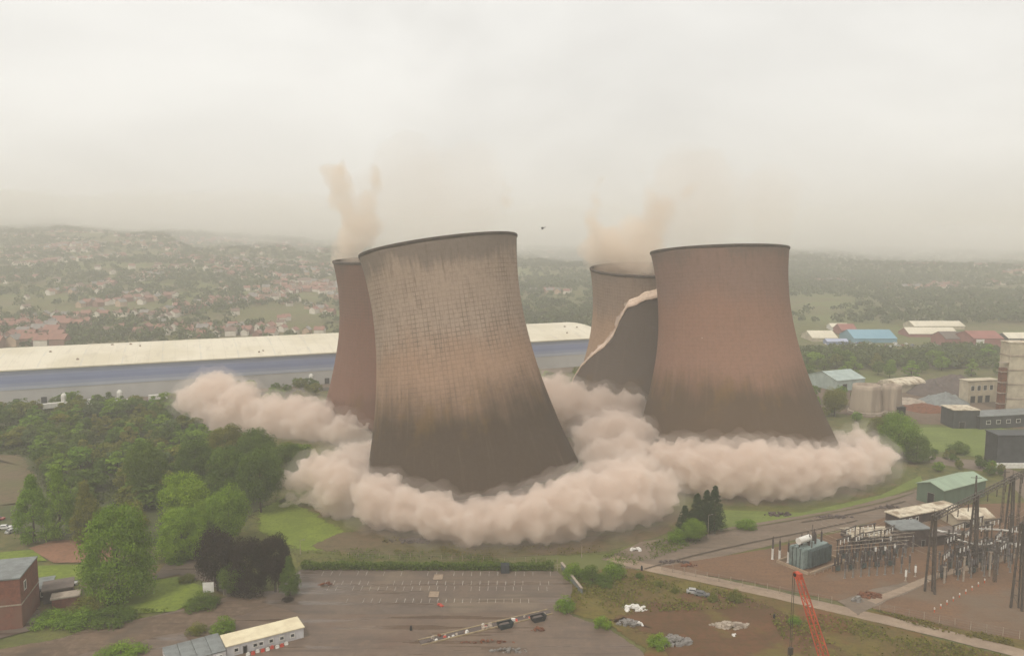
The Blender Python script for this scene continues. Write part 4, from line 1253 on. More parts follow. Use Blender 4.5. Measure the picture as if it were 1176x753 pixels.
flatb('long_shed', p, rz, L, 12, 6.4, M['dark_clad'], M['slate_roof'], 'long low dark shed running right from the dark clad block', 'shed', windows=[('y-', -L / 2 + 5 + 6 * i, 2.4, 1.8, 2.6) for i in range(5)])
p, rz, L = frame_of(gp(1144, 536), gp(1260, 536), 9)
e = flatb('dark_hall', p, rz, L, 9, 13.6, M['dark_clad'], M['dark_clad'], 'big dark slate coloured hall at the right edge by the green field', 'hall')
MB().box((-3, -5.7, 1.0), (L + 6, 2.2, 1.8)).build('loading_dock', M['white_paint'], e)

# estate in the distance
def estate(x0, x1, yb, W, eave, ridge, wall, roof, label, cat='unit'):
    p, rz, L = frame_of(gp(x0, yb), gp(x1, yb), W)
    return gable('industrial_unit', p, rz, L, W, eave, ridge, wall, roof, label, cat)
estate(981, 1030, 394, 34, 4.2, 10.5, M['estate_blue'], M['estate_blue'], 'bright blue roofed unit on the hazy estate right of the towers')
estate(933, 962, 393, 30, 4, 9, M['cream_wall'], M['wh_roof'], 'cream roofed unit at the left end of the hazy estate')
estate(950, 974, 396, 10, 3, 5, M['wh_blue2'], M['wh_blue0'], 'low blue grey unit in front of the cream unit')
estate(966, 984, 386, 20, 6, 11, M['estate_red'], M['estate_red'], 'small red unit behind the bright blue roof')
estate(955, 975, 381, 14, 5, 8, M['white_paint'], M['wh_roof'], 'small white roofed unit behind the red unit')
estate(1044, 1100, 388, 22, 4, 9, M['estate_red'], M['wh_roof'], 'long white roofed unit right of the bright blue one')
estate(1050, 1108, 380, 24, 5, 9, M['cream_wall'], M['wh_roof'], 'farther white roofed unit behind the long white one')
estate(1086, 1120, 398, 26, 7, 12, M['estate_red'], M['dark_roof'], 'dark roofed red brick unit left of the arched window')
p, rz, L = frame_of(gp(1118, 402), gp(1152, 402), 30)
e = gable('red_hall', p, rz, L, 30, 10, 15, M['estate_red'], M['estate_red'], 'red hall with a tall white arched window in its front', 'hall')
MB().box((-7.5, -15.1, 5.5), (7, .3, 8)).build('arched_window', M['white_paint'], e)
estate(1158, 1240, 396, 20, 6, 10, M['dark_clad'], M['wh_roof'], 'grey roofed unit at the right edge behind the silo block')

def car_meshes(c):
    mb = MB()
    mb.box((0, 0, .62), (4.2, 1.72, .62), taper=.97)
    return mb
def car(name, loc, rz, paint, label, group=None, parts=True):
    e = empty(name, loc, rz, label, 'car', group)
    b = MB(); b.box((0, 0, .58), (4.2, 1.72, .56), taper=.97)
    b.add([(-1.75, -.8, .86), (1.05, -.8, .86), (1.05, .8, .86), (-1.75, .8, .86), (-1.35, -.62, 1.42), (.35, -.62, 1.42), (.35, .62, 1.42), (-1.35, .62, 1.42)],
          [(4, 5, 6, 7), (0, 1, 5, 4), (1, 2, 6, 5), (2, 3, 7, 6), (3, 0, 4, 7)])
    b.build('body', paint, e)
    for (nm, q) in (('windscreen', [(1.0, -.66, .93), (1.0, .66, .93), (.42, .55, 1.37), (.42, -.55, 1.37)]), ('rear_window', [(-1.72, .62, .95), (-1.72, -.62, .95), (-1.42, -.52, 1.37), (-1.42, .52, 1.37)])):
        q = [(x + (.045 if nm == 'windscreen' else -.04), y, z + .02) for x, y, z in q]
        m_ = MB(); m_.add(q, [(0, 1, 2, 3)]); m_.build(nm, M['glass'], e)
    for s in (-1, 1):
        m_ = MB(); m_.add([(-1.35, s * .772, .98), (.75, s * .772, .98), (.3, s * .665, 1.34), (-1.2, s * .665, 1.34)], [(0, 1, 2, 3)]); m_.build('side_window', M['glass'], e)
        for x in (-1.3, 1.35): MB().tube((x, s * .62, .32), (x, s * .9, .32), .32, n=12).build('wheel', M['rubber'], e)
    return e
PAINT = {k: mk('car_paint_' + k, c, None, .5, .3, spec=.6) for k, c in (('silver', G(178, 176, 172)), ('white', G(226, 224, 218)), ('grey', G(112, 112, 112)), ('red', G(150, 48, 40)), ('blue', G(60, 84, 130)), ('black', G(44, 44, 46)))}
proto = None
rnd = random.Random(8)
for i in range(44):
    p = gp(rnd.choice([rnd.uniform(928, 980), rnd.uniform(1030, 1110), rnd.uniform(975, 1040)]), rnd.uniform(394, 401))
    if proto is None: proto = {}
    k = rnd.choice(['silver', 'white', 'white', 'grey', 'red', 'blue'])
    if k not in proto:
        proto[k] = car('parked_car', p, rnd.uniform(0, 3), PAINT[k], k + ' car parked along the hazy estate', k + ' estate cars'); continue
    o = copy_tree(proto[k]); o.location = p; o.rotation_euler.z = rnd.choice([0, .1, 1.5, 1.6]) + rnd.uniform(-.1, .1)

# helicopter, far off
p = atY(623, 262, 520)
e = empty('helicopter', p, .9, 'tiny dark helicopter hovering in the haze between the towers', 'helicopter')
MB().lathe([(.05, -1.6), (.6, -1.2), (.9, -.2), (.8, .6), (.2, 1.6)], n=14).build('cabin', M['black'], e).rotation_euler = (0, PI / 2, 0)
MB().tube((1.2, 0, .2), (4.2, 0, .5), .28, .12).build('tail_boom', M['black'], e)
MB().box((4.2, 0, .9), (.5, .08, 1.0)).build('tail_fin', M['black'], e)
MB().box((0, 0, 1.25), (7, .22, .06), .5).box((0, 0, 1.25), (.22, 7, .06), .5).tube((0, 0, .7), (0, 0, 1.3), .1).build('rotor', M['black'], e)
for s in (-1, 1): MB().tube((-1.2, s * .8, -1.2), (1.2, s * .8, -1.2), .06).tube((0, s * .8, -1.2), (0, s * .3, -.6), .05).build('skid', M['black'], e)

e.scale = (.75, .75, .75)
# ================================================================== SUBSTATION
M['tx_paint'] = mk('tx_paint', G(128, 142, 138), G(112, 126, 122), 0.6, .5, c3=G(100, 108, 104), sc3=.3)
M['tx_dark'] = mk('tx_dark', G(88, 100, 98), G(74, 84, 84), 0.6, .5)
p0 = gp(928, 655)
e = empty('power_transformer', p0, math.radians(34), 'big grey green power transformer with cooling fins and a white conservator tank', 'transformer')
MB().box((5.5, 3.2, 3.2), (10, 5, 6.0)).build('tank', M['tx_paint'], e)
mb = MB()
for i in range(13): mb.box((.8 + i * .8, .1, 3.4), (.28, 1.3, 5.0))
mb.build('radiator', M['tx_dark'], e)
for i in range(4):
    mb = MB(); mb.box((-.6, 1.2 + i * 1.35, 3.3), (1.8, 1.0, 5.6)); mb.box((-.6, 1.2 + i * 1.35, 6.25), (1.5, .8, .3)); mb.build('cooler_cabinet', M['tx_paint'], e)
MB().tube((-.8, 3.2, 8.3), (4.6, 3.2, 8.3), 1.0, n=16).build('conservator', M['white_paint'], e)
for x in (-.2, 4): MB().tube((x, 3.2, 6.1), (x, 3.2, 7.5), .18).build('conservator_post', M['dark_steel'], e)
for i in range(6):
    x = 2.2 + i * 1.5
    c = MB().lathe([(.34, 6.2), (.3, 6.6)] + [(.38 if j % 2 else .22, 6.7 + j * .17) for j in range(15)] + [(.1, 9.4), (.06, 10)], c=(x, 4.2 - (i % 2) * 1.6, 0), n=10).build('bushing', M['brown_porcelain'], e)
MB().tube((2.6, .9, 6.2), (2.6, .9, 13.5), .16, .1).build('lightning_mast', M['dark_steel'], e)
# bund wall
e2 = empty('bund_wall', p0, math.radians(34), 'low pale wall round the power transformer', 'wall')
M['bund'] = mk('bund', G(168, 146, 122), G(150, 130, 108), .4, .9)
MB().box((6, -2.4, .45), (17, .4, 1.1)).box((-2.9, 3.4, .45), (.4, 11.2, 1.1)).box((14.3, 3.4, .45), (.4, 11.2, 1.1)).box((6, 8.8, .45), (17, .4, 1.1)).build('coping', M['bund'], e2)
for i in range(8): MB().box((-1.5 + i * 2, -3.4, .7), (.14, .14, 1.4)).build('rail_post', M['concrete'], e2)
MB().box((5.5, -3.4, 1.35), (14.4, .1, .1)).build('handrail', M['concrete'], e2)

def insulator_post(loc, hp, hi, base, ins, label, group, cap=True, name='insulator_post', cat='insulator', proto={}):
    key = (hp, hi, base, ins)
    if key in proto:
        o = copy_tree(proto[key]); o.location = loc; o.rotation_euler.z = 0
        o['label'] = label; o['group'] = group
        return o
    e = empty(name, loc, 0, label, cat, group)
    MB().lathe([(.42, -.1), (.42, .15), (.2, .2), (.2, hp)], n=8).build('post', M[base], e)
    MB().lathe([(.26, hp)] + [(.34 if j % 2 else .2, hp + (hi * j / 12)) for j in range(13)], n=10).build('insulator', M[ins], e)
    MB().lathe([(.22, hp + hi), (.26, hp + hi + .12), (.1, hp + hi + .3), (.08, hp + hi + .5)], n=8).build('terminal', M['grey_steel'], e)
    proto[key] = e
    return e
for i, (x, y) in enumerate(((887, 642), (895, 644), (905, 646))):
    p = gp(x, y)
    e = empty('cable_sealing_end', p, 0, ('left', 'middle', 'right')[i] + ' one of three white columns with dark tops beside the power transformer', 'bushing', 'three white columns by the transformer')
    MB().lathe([(.45, -.1), (.45, .2), (.34, .25), (.34, 3.4), (.4, 3.5)], n=12).build('column', M['porcelain'], e)
    MB().lathe([(.3, 3.5)] + [(.36 if j % 2 else .2, 3.6 + j * .2) for j in range(14)] + [(.08, 6.6), (.05, 7.6)], n=10).build('top_insulator', M['brown_porcelain'], e)
rnd = random.Random(14)
# rows of post insulators on the switchyard
for r_, (y0, y1) in enumerate(((655, 640), (646, 633), (664, 650), (640, 628))):
    for i in range(9):
        f = i / 8
        p = gp(962 + 74 * f + r_ * 4, y0 + (y1 - y0) * f * .5)
        insulator_post(p, 3.0, 2.2, 'grey_steel', 'brown_porcelain', 'brown insulator on a grey post right of the power transformer', 'brown insulators right of the transformer')
for r_, (x0, y0) in enumerate(((1085, 668), (1098, 660), (1112, 652), (1126, 644), (1078, 655), (1090, 646))):
    for i in range(6):
        p = gp(x0 + i * 15, y0 - i * 2.2)
        insulator_post(p, 3.6, 2.0, 'grey_steel', 'brown_porcelain', 'brown insulator on a post between the two gantries', 'brown insulators between the gantries')
for (x, y) in ((1005, 645), (1016, 644), (1027, 641), (1012, 634), (1022, 632)):
    insulator_post(gp(x, y), 3.4, 1.3, 'dark_steel', 'porcelain', 'dark post topped with a white insulator left of the first gantry', 'white topped posts left of the first gantry')
for i, (x, y) in enumerate(((1040, 667), (1051, 662))):
    insulator_post(gp(x, y), 1.4, 2.0, 'concrete', 'porcelain', ('squat white insulator standing alone on the gravel, farther from the gantry', 'squat white insulator on the gravel next to the first gantry leg')[i], 'squat white insulators')
# busbars: tubes in threes on the rows
def busbar(a, b, r, m, label, group, sag=0.0):
    pts = [a.lerp(b, i / 8) - Vector((0, 0, sag * 4 * (i / 8) * (1 - i / 8))) for i in range(9)]
    return tag(MB().path(pts, r, 6).build('busbar', m), label, 'busbar', group)
for i in range(6):
    y = 652 - i * 4.5
    a, b = gp(956 + i * 3, y), gp(1040 + i * 3, y - 8)
    busbar(a + Vector((0, 0, 5.6)), b + Vector((0, 0, 5.6)), .09, M['concrete'], 'pale busbar tube running over the brown insulators by the transformer', 'pale busbars by the transformer')
for i in range(6):
    x0, y0 = ((1085, 668), (1098, 660), (1112, 652), (1126, 644), (1078, 655), (1090, 646))[i]
    busbar(gp(x0 - 4, y0) + Vector((0, 0, 5.9)), gp(x0 + 80, y0 - 11.5) + Vector((0, 0, 5.9)), .1, M['dark_steel'], 'dark busbar tube lying on the insulators between the gantries', 'dark busbars between the gantries')
for i in range(3):
    a, b = gp(945 + i * 10, 640 - i * 2) + Vector((0, 0, 8.5)), gp(1030 + i * 6, 640 - i * 5) + Vector((0, 0, 5.6))
    busbar(a, b, .07, M['concrete'], 'pale slanting conductor from the transformer top to the busbars', 'slanting conductors from the transformer')
# white curved busbar troughs right of the relay room
def white_bar(x0, x1, yb, z, bow, label):
    a, b = gp(x0, yb) + Vector((0, 0, z)), gp(x1, yb + 4) + Vector((0, 0, z))
    e = empty('busbar_duct', Vector((0, 0, 0)), 0, label, 'busbar duct', 'white busbar ducts')
    pts = [a.lerp(b, i / 12) + Vector((0, -bow * 4 * (i / 12) * (1 - i / 12), 0)) for i in range(13)]
    MB().path(pts, .32, 8).build('duct', M['white_paint'], e)
    for i in (1, 4, 8, 11):
        q = pts[i]; MB().tube((q.x, q.y, -.1), (q.x, q.y, z - .3), .12, n=6).build('support', M['dark_steel'], e)
white_bar(1072, 1112, 622, 4.2, 2, 'white curved duct just right of the relay room')
white_bar(1118, 1172, 622, 4.4, -1, 'white duct running to the right edge behind the second gantry')
white_bar(1099, 1138, 634, 4.2, 2.5, 'white curved duct in front of the others, left half')
white_bar(1142, 1180, 634, 4.2, 2.5, 'white curved duct in front of the others, right half')
# circuit breakers
def breaker(p, rz, proto={}):
    lab, grp = 'dark circuit breaker on a steel frame among the insulators', 'circuit breakers of the switchyard'
    if 'b' in proto:
        o = copy_tree(proto['b']); o.location = p; o.rotation_euler.z = rz; return o
    e = empty('circuit_breaker', p, rz, lab, 'circuit breaker', grp)
    fr = MB()
    for x in (-1.6, 1.6):
        for y in (-.5, .5): fr.box((x, y, 1.0), (.12, .12, 2.2))
    fr.box((0, .5, 2.1), (3.6, .14, .16)).box((0, -.5, 2.1), (3.6, .14, .16)); fr.build('frame', M['dark_steel'], e)
    MB().box((0, 0, 1.2), (1.2, .9, 1.3)).build('cabinet', M['tx_dark'], e)
    for x in (-1.4, 0, 1.4):
        MB().lathe([(.3, 2.2), (.26, 2.5)] + [(.34 if j % 2 else .2, 2.6 + j * .17) for j in range(11)] + [(.15, 4.6)], c=(x, 0, 0), n=10).build('pole', M['brown_porcelain'], e)
    proto['b'] = e
    return e
for i in range(10): breaker(gp(962 + 15 * (i % 5) + 6 * (i // 5), 656 - 1.5 * (i % 5) - 14 * (i // 5)), .5)
for i in range(12): breaker(gp(1082 + 18 * (i % 4) + 9 * (i // 4), 664 - 3 * (i % 4) - 12 * (i // 4)), .65)
# low portal frames and the wires hung between them
proto_f = None
for i, (x, y) in enumerate([(968, 642), (985, 638), (1002, 634), (1020, 630), (975, 630), (995, 626), (1085, 660), (1105, 652), (1125, 644), (1145, 636), (1165, 628), (1090, 640), (1110, 633), (1130, 627), (1150, 650), (1168, 645), (1140, 620), (1160, 612), (1120, 618), (1100, 625)]):
    p = gp(x, y)
    if proto_f is None:
        e = empty('portal_frame', p, .6, 'low steel portal frame carrying wires over the switchgear', 'portal frame', 'low portal frames of the switchyard')
        for s in (-1, 1): MB().box((s * 3.2, 0, 3.4), (.28, .28, 7)).build('post', M['dark_steel'], e)
        MB().box((0, 0, 6.9), (7.4, .3, .35)).box((0, 0, 6.2), (6.2, .12, .12)).build('beam', M['dark_steel'], e)
        for x_ in (-2, 0, 2): MB().lathe([(.06, 5.2)] + [(.2 if j % 2 else .1, 5.3 + j * .15) for j in range(10)] + [(.05, 6.75)], c=(x_, -.2, 0), n=8).build('hanging_insulator', M['porcelain'], e)
        proto_f = e
    else:
        o = copy_tree(proto_f); o.location = p; o.rotation_euler.z = .6 + .2 * math.sin(i * 2.3)
    a = Vector((p.x, p.y, 5.2)); q = a + Vector((12, 9, .2)) if i % 2 else a + Vector((-6, 12, .3))
    for k in (-1.6, 1.6):
        busbar(a + Vector((k, 0, 0)), q + Vector((k, 0, 0)), .045, M['concrete'], 'pale thin wire slung between the low portal frames', 'wires of the low portal frames', .5)
# gantries
def gantry(p0, dirv, nleg, step, h, label):
    rz = math.atan2(dirv.y, dirv.x)
    e = empty('gantry', p0, rz, label, 'gantry', 'tall steel gantries')
    for i in range(nleg):
        x = i * step; mb = MB()
        for s in (-1, 1):
            mb.tube((x, s * 1.35, -.3), (x, s * .5, h), .34, .28, 6)
        for k in range(1, 6):
            f = k / 6; y = 1.35 - .85 * f
            mb.tube((x, -y, h * f), (x, y, h * f), .09, n=5)
            y2 = 1.35 - .85 * (k - 1) / 6
            mb.tube((x, -y2, h * (k - 1) / 6 + .2), (x, y, h * f), .07, n=5)
        mb.tube((x + 1.5, 0, -.3), (x, 0, h), .24, n=6)
        mb.tube((x, 0, h), (x, 0, h + 2.2), .1, .04, 5)
        mb.build('leg', M['dark_steel'], e)
    mb = MB(); Lb = (nleg - 1) * step
    for y, z in ((-.55, h), (.55, h), (-.55, h - 1.1), (.55, h - 1.1)): mb.tube((-1, y, z), (Lb + 1, y, z), .15, n=5)
    n = int(Lb / 1.6)
    for i in range(n):
        a, b = i * 1.6, i * 1.6 + 1.6
        for y in (-.55, .55): mb.tube((a, y, h if i % 2 else h - 1.1), (b, y, h - 1.1 if i % 2 else h), .09, n=4)
        for z in (h, h - 1.1): mb.tube((a, -.55, z), (b, .55, z), .05, n=4)
    mb.build('beam', M['dark_steel'], e)
    for i in range(nleg - 1):
        for k in (.25, .5, .75):
            x = (i + k) * step
            MB().lathe([(.05, h - 3.6)] + [(.2 if j % 2 else .1, h - 3.4 + j * .2) for j in range(11)] + [(.05, h - 1.1)], c=(x, -.6, 0), n=8).build('insulator_string', M['brown_porcelain'], e)
    return e
g0 = Vector((117, 215, 0)); gd = Vector((22, 18, 0))
gantry(g0, gd, 4, gd.length, 22.5, 'tall dark gantry with its first A legs left of the relay room')
gantry(gp(1167, 700), gd, 3, gd.length, 24, 'tall dark gantry with its legs at the right edge of the frame')
for i, (x, y, h) in enumerate(((1117, 612, 20), (1150, 600, 19), (1168, 610, 20), (1128, 655, 13), (1142, 668, 12), (1158, 640, 14), (1103, 645, 10), (1088, 640, 9))):
    p = gp(x, y)
    e = empty('steel_mast', p, rnd.uniform(-.2, .2), 'slim dark steel mast standing among the switchgear behind the gantries', 'mast', 'slim masts of the switchyard')
    mb = MB(); 
    for sx in (-.35, .35):
        for sy in (-.35, .35): mb.tube((sx, sy, -.2), (sx * .4, sy * .4, h), .09, .07, 5)
    for k in range(int(h / 1.6)):
        z = k * 1.6; f = 1 - .6 * z / h
        mb.tube((-.35 * f, -.35 * f, z), (.35 * f, -.35 * f, z + 1.4), .05, n=4); mb.tube((.35 * f, .35 * f, z), (-.35 * f, .35 * f, z + 1.4), .05, n=4)
    mb.build('lattice', M['dark_steel'], e)
    MB().box((0, 0, h - .8), (3.4, .16, .16)).build('cross_arm', M['dark_steel'], e)
for i, (x, y, h) in enumerate(((1106, 668, 7.5), (1136, 662, 7.5), (1084, 690 - 20, 5))):
    p = gp(x, y)
    e = empty('concrete_post', p, 0, ('pale post in the gravel below the second gantry, left of two', 'pale post in the gravel below the second gantry, right of two', 'short pale post behind the first gantry legs')[i], 'post', 'pale switchyard posts')
    MB().box((0, 0, h / 2), (.42, .42, h)).build('shaft', M['concrete'], e); MB().box((0, 0, h + .1), (1.2, .2, .2)).build('bracket', M['concrete'], e)
for i in range(9):
    p = gp(1073 + i * 7.2, 703 - i * 4.2)
    e = empty('marker_post', p, 0, 'small orange and white marker post in the diagonal line on the gravel', 'marker post', 'marker posts across the gravel')
    MB().lathe([(.16, -.1), (.12, .9)], n=8).build('stake', M['orange'], e); MB().lathe([(.17, .9), (.17, 1.35), (.05, 1.45)], n=8).build('cap', M['porcelain'], e)

# ================================================================== FOREGROUND THINGS
# crane: its tip is in the picture, its machinery stands below the frame
tip, foot = Vector((44.7, 120, 47)), Vector((55.6, 100, 2.2))
ax = (tip - foot); LB = ax.length; ax.normalize()
e = empty('crawler_crane', (56.5, 98.3, 0), math.atan2(tip.y - foot.y, tip.x - foot.x), 'orange red lattice crane boom rising from the bottom edge', 'crane')
side = Vector((0, 1, 0))
Minv = Matrix.Rotation(-e.rotation_euler.z, 4, 'Z') @ Matrix.Translation(-e.location)
f_, t_ = Minv @ foot, Minv @ tip
ax = (t_ - f_).normalized(); nn = ax.cross(side).normalized()
mb = MB(); N = 34
def sec(f):
    wv = .72 * min(1, f / .06 + .35) if f < .5 else .72 * (1 - .5 * (f - .5) / .5)
    c = f_.lerp(t_, f)
    return [c + side * a * wv + nn * b * wv for a, b in ((-1, -1), (1, -1), (1, 1), (-1, 1))]
for i in range(N):
    s0, s1 = sec(i / N), sec((i + 1) / N)
    for k in range(4):
        mb.tube(s0[k], s1[k], .095, n=6)
        a, b = (s0[k], s1[(k + 1) % 4]) if i % 2 else (s0[(k + 1) % 4], s1[k])
        mb.tube(a, b, .045, n=5); mb.tube(s0[k], s0[(k + 1) % 4], .04, n=5)
bm_ = mb.build('boom', M['red_paint'], e)
sh = MB().box(tuple(t_), (.9, .8, .9)).tube(t_ + Vector((.4, -.36, .1)), t_ + Vector((.4, .36, .1)), .48, n=16).build('boom_head', M['red_paint'], e)
MB().tube(t_ + Vector((.4, -.44, .1)), t_ + Vector((.4, .44, .1)), .3, n=16).build('sheave', M['black'], sh)
hp = t_ + Vector((.95, 0, 0))
for s in (-.2, .2): MB().tube(hp + Vector((0, s, 0)), hp + Vector((0, s, -12.2)), .05, n=5).build('hoist_rope', M['dark_steel'], e)
hk = MB().box(hp + Vector((0, 0, -12.8)), (.5, .7, 1.2)).build('hook_block', M['dark_steel'], e)
MB().path([hp + Vector((0, .0, -13.3)), hp + Vector((.0, 0, -13.8)), hp + Vector((.3, 0, -14.1)), hp + Vector((.5, 0, -13.8))], .1).build('hook', M['black'], hk)
MB().box((-1.5, 0, 2.4), (6.5, 3.2, 2.2)).box((-4.6, 0, 2.3), (1.4, 3.4, 2.6)).build('upper_body', M['red_paint'], e)
cb = MB().box((1.4, 1.9, 2.7), (1.9, 1.3, 2.2), taper=.9).build('cab', M['red_paint'], e)
MB().box((2.3, 1.9, 3.0), (.12, 1.1, 1.2)).build('windscreen', M['glass'], cb)
for s in (-1, 1):
    MB().box((0, s * 2.3, .6), (6.4, .9, .8)).tube((3.2, s * 1.85, .6), (3.2, s * 2.75, .6), .6, n=14).tube((-3.2, s * 1.85, .6), (-3.2, s * 2.75, .6), .6, n=14).build('track', M['rubber'], e)
MB().box((0, 0, .95), (3.4, 4.0, .6)).build('undercarriage', M['dark_steel'], e)

# brick block at the left edge
a, b = gp(-75, 733), gp(26.5, 722)
dv = Vector((.97, .25, 0)).normalized()
p = b - dv * 13 + Vector((-dv.y, dv.x, 0)) * 7
e = flatb('brick_building', p, math.atan2(dv.y, dv.x), 26, 14, 13.2, M['red_brick'], M['slate_roof'], 'tall red brick building with a grey flat roof at the left edge', 'building', windows=[('y-', 6 - 4 * i, 1.6, 2.2, 1.6 + 4.2 * k) for k in range(3) for i in range(4)] + [('x+', -3.5, 1.5, 2.2, 9.2)], over=.15)
MB().box((0, 0, 6.6), (26.2, 14.2, .35)).build('string_course', M['concrete'], e)
p, rz, L = frame_of(gp(24, 693), gp(58, 688), 8)
flatb('brick_shed', p, rz, L, 8, 3.0, M['brown_wall'], M['slate_roof'], 'low brick shed with a grey flat roof behind the tall brick building', 'shed', doors=[('y-', -1, 1.6, 2.2, 0)], windows=[('y-', 2, 1.4, 1.2, 1.2)])
p, rz, L = frame_of(gp(50, 694), gp(84, 688), 6.5)
flatb('brick_shed', p, rz, L, 6.5, 3.4, M['brown_wall'], M['dark_roof'], 'middle brown shed joined to the low brick shed', 'shed', doors=[('y-', 1, 1.4, 2.2, 0)])
p, rz, L = frame_of(gp(60, 700), gp(91, 695), 3.5)
flatb('brick_store', p, rz, L, 3.5, 2.6, M['red_brick'], M['concrete'], 'small brick store with a pale coping in front of the brown sheds', 'store')
car('car', gp(80, 672), .3, PAINT['silver'], 'silver car parked beside the brick sheds and big round tree')
car('car', gp(797, 681), -.25, PAINT['silver'], 'first silver car dumped on the waste ground by the concrete road')
car('car', gp(806, 684), -.35, PAINT['grey'], 'grey car dumped beside the silver one on the waste ground')

# portable cabins
M['cabin_roof'] = mk('cabin_roof', G(226, 214, 182), G(208, 194, 162), .3, .7)
M['cabin_wall'] = mk('cabin_wall', G(206, 204, 204), G(182, 178, 176), .6, .7, stretch=(1, 1, .2))
p, rz, L = frame_of(Vector((-67.6, 180.2, 0)), Vector((-51.8, 189.7, 0)), 6)
e = flatb('portable_cabin', p, rz, L, 6, 2.7, M['cabin_wall'], M['cabin_roof'], 'long white portable cabin with a cream roof by the forecourt', 'cabin', over=.25, rt=.2,
          doors=[('y-', -L / 2 + 4.2, .9, 2.0, 0)], windows=[('y-', -L / 2 + u, 1.0, .9, 1.1) for u in (2.2, 6.6, 8.0, 10.4, 13.0, 15.6)])
dv = Vector((math.cos(rz), math.sin(rz), 0)); nv = Vector((-dv.y, dv.x, 0))
for i in range(4):
    q = Vector((-67.6, 180.2, 0)) - dv * (1.9 + i * 3.2) + nv * (3.4 - .15 * i)
    flatb('grey_cabin', q, rz, 3.05, 9.5, 2.5, M['cabin_wall'], M['slate_roof'], ('grey roofed cabin unit joined to the white cabin, first from it', 'grey roofed cabin unit, second from the white cabin', 'grey roofed cabin unit, third from the white cabin', 'grey roofed cabin unit at the far left end of the row')[i], 'cabin', over=.02, rt=.18, tilt=.0, group='row of grey roofed cabin units',
          windows=[('y-', 0, 1.2, .9, 1.1)])
M['barrier_red'] = mk('barrier_red', G(200, 84, 66), G(178, 72, 58), .8, .6)
for i in range(9):
    q = Vector((-67.6, 180.2, 0)) + dv * (4.5 + i * 1.15) - nv * (1.6 + .25 * math.sin(i * 2.2))
    e = empty('plastic_barrier', q, rz + .15 * math.sin(i * 3.1), ('red' if i % 2 else 'white') + ' plastic barrier in the line in front of the white cabin', 'barrier', ('red' if i % 2 else 'white') + ' barriers before the cabin')
    mb = MB(); mb.box((0, 0, .18), (1.0, .45, .36), taper=.8); mb.box((0, 0, .62), (.98, .22, .55), taper=.85); mb.build('body', M['barrier_red'] if i % 2 else M['white_paint'], e)
    MB().box((0, 0, .97), (.5, .12, .14)).build('handle', M['barrier_red'] if i % 2 else M['white_paint'], e)

# signboard, lamp posts
p = gp(240, 691)
e = empty('signboard', p, .1, 'blank white signboard on posts above the bushes at the entrance', 'signboard')
MB().box((0, 0, 4.2), (2.9, .1, 2.9)).build('board', M['white_paint'], e)
for s in (-1, 1): MB().tube((s * 1.1, .1, -.1), (s * 1.1, .1, 5.4), .07).build('post', M['grey_steel'], e)
def lamp(x, y, h, label, arm=1):
    p = gp(x, y); e = empty('lamp_post', p, 0, label, 'lamp post')
    MB().lathe([(.16, -.1), (.14, 1.2), (.09, 1.3), (.06, h)], n=8).build('pole', M['concrete'], e)
    MB().tube((0, 0, h), (arm, 0, h + .25), .05).build('arm', M['concrete'], e)
    MB().box((arm * 1.2, 0, h + .24), (.7, .28, .16), taper=.8).build('lamp_head', M['grey_steel'], e)
lamp(319, 680, 5.4, 'slim lamp post in front of the dark purple trees')
lamp(257, 683, 4.6, 'slim lamp post beside the white signboard', -1)
lamp(813, 618, 8, 'slim lamp post at the foot of the conifer group')
lamp(668, 640, 5, 'slim lamp post on the bank behind the bush thicket', -1)
lamp(345, 636, 4.5, 'slim lamp post on the bank at the left end of the hedge')

# sloping wall right of the car park
a, b = gp(645, 652), gp(668, 682)
d = b - a
e = empty('retaining_wall', (a + b) / 2, math.atan2(d.y, d.x), 'grey sloping wall with a pale rail at the right end of the parking lot', 'wall')
MB().box((0, 0, .8), (d.length, .5, 1.8)).build('wall_body', M['slate_roof'], e)
MB().box((0, 0, 1.8), (d.length + .3, .7, .2)).build('coping', M['concrete'], e)
mb = MB()
e = empty('gate_barrier', gp(640, 655), .1, 'tangle of pale gate rails at the end of the hedge', 'gate')
for i in range(5): MB().tube((-2.2 + i * 1.1, 0, -.1), (-2.2 + i * 1.1, 0, 2.0), .08).build('post', M['concrete'], e)
for z in (1.0, 1.9): MB().tube((-2.3, 0, z), (2.3, 0, z), .06).build('rail', M['concrete'], e)

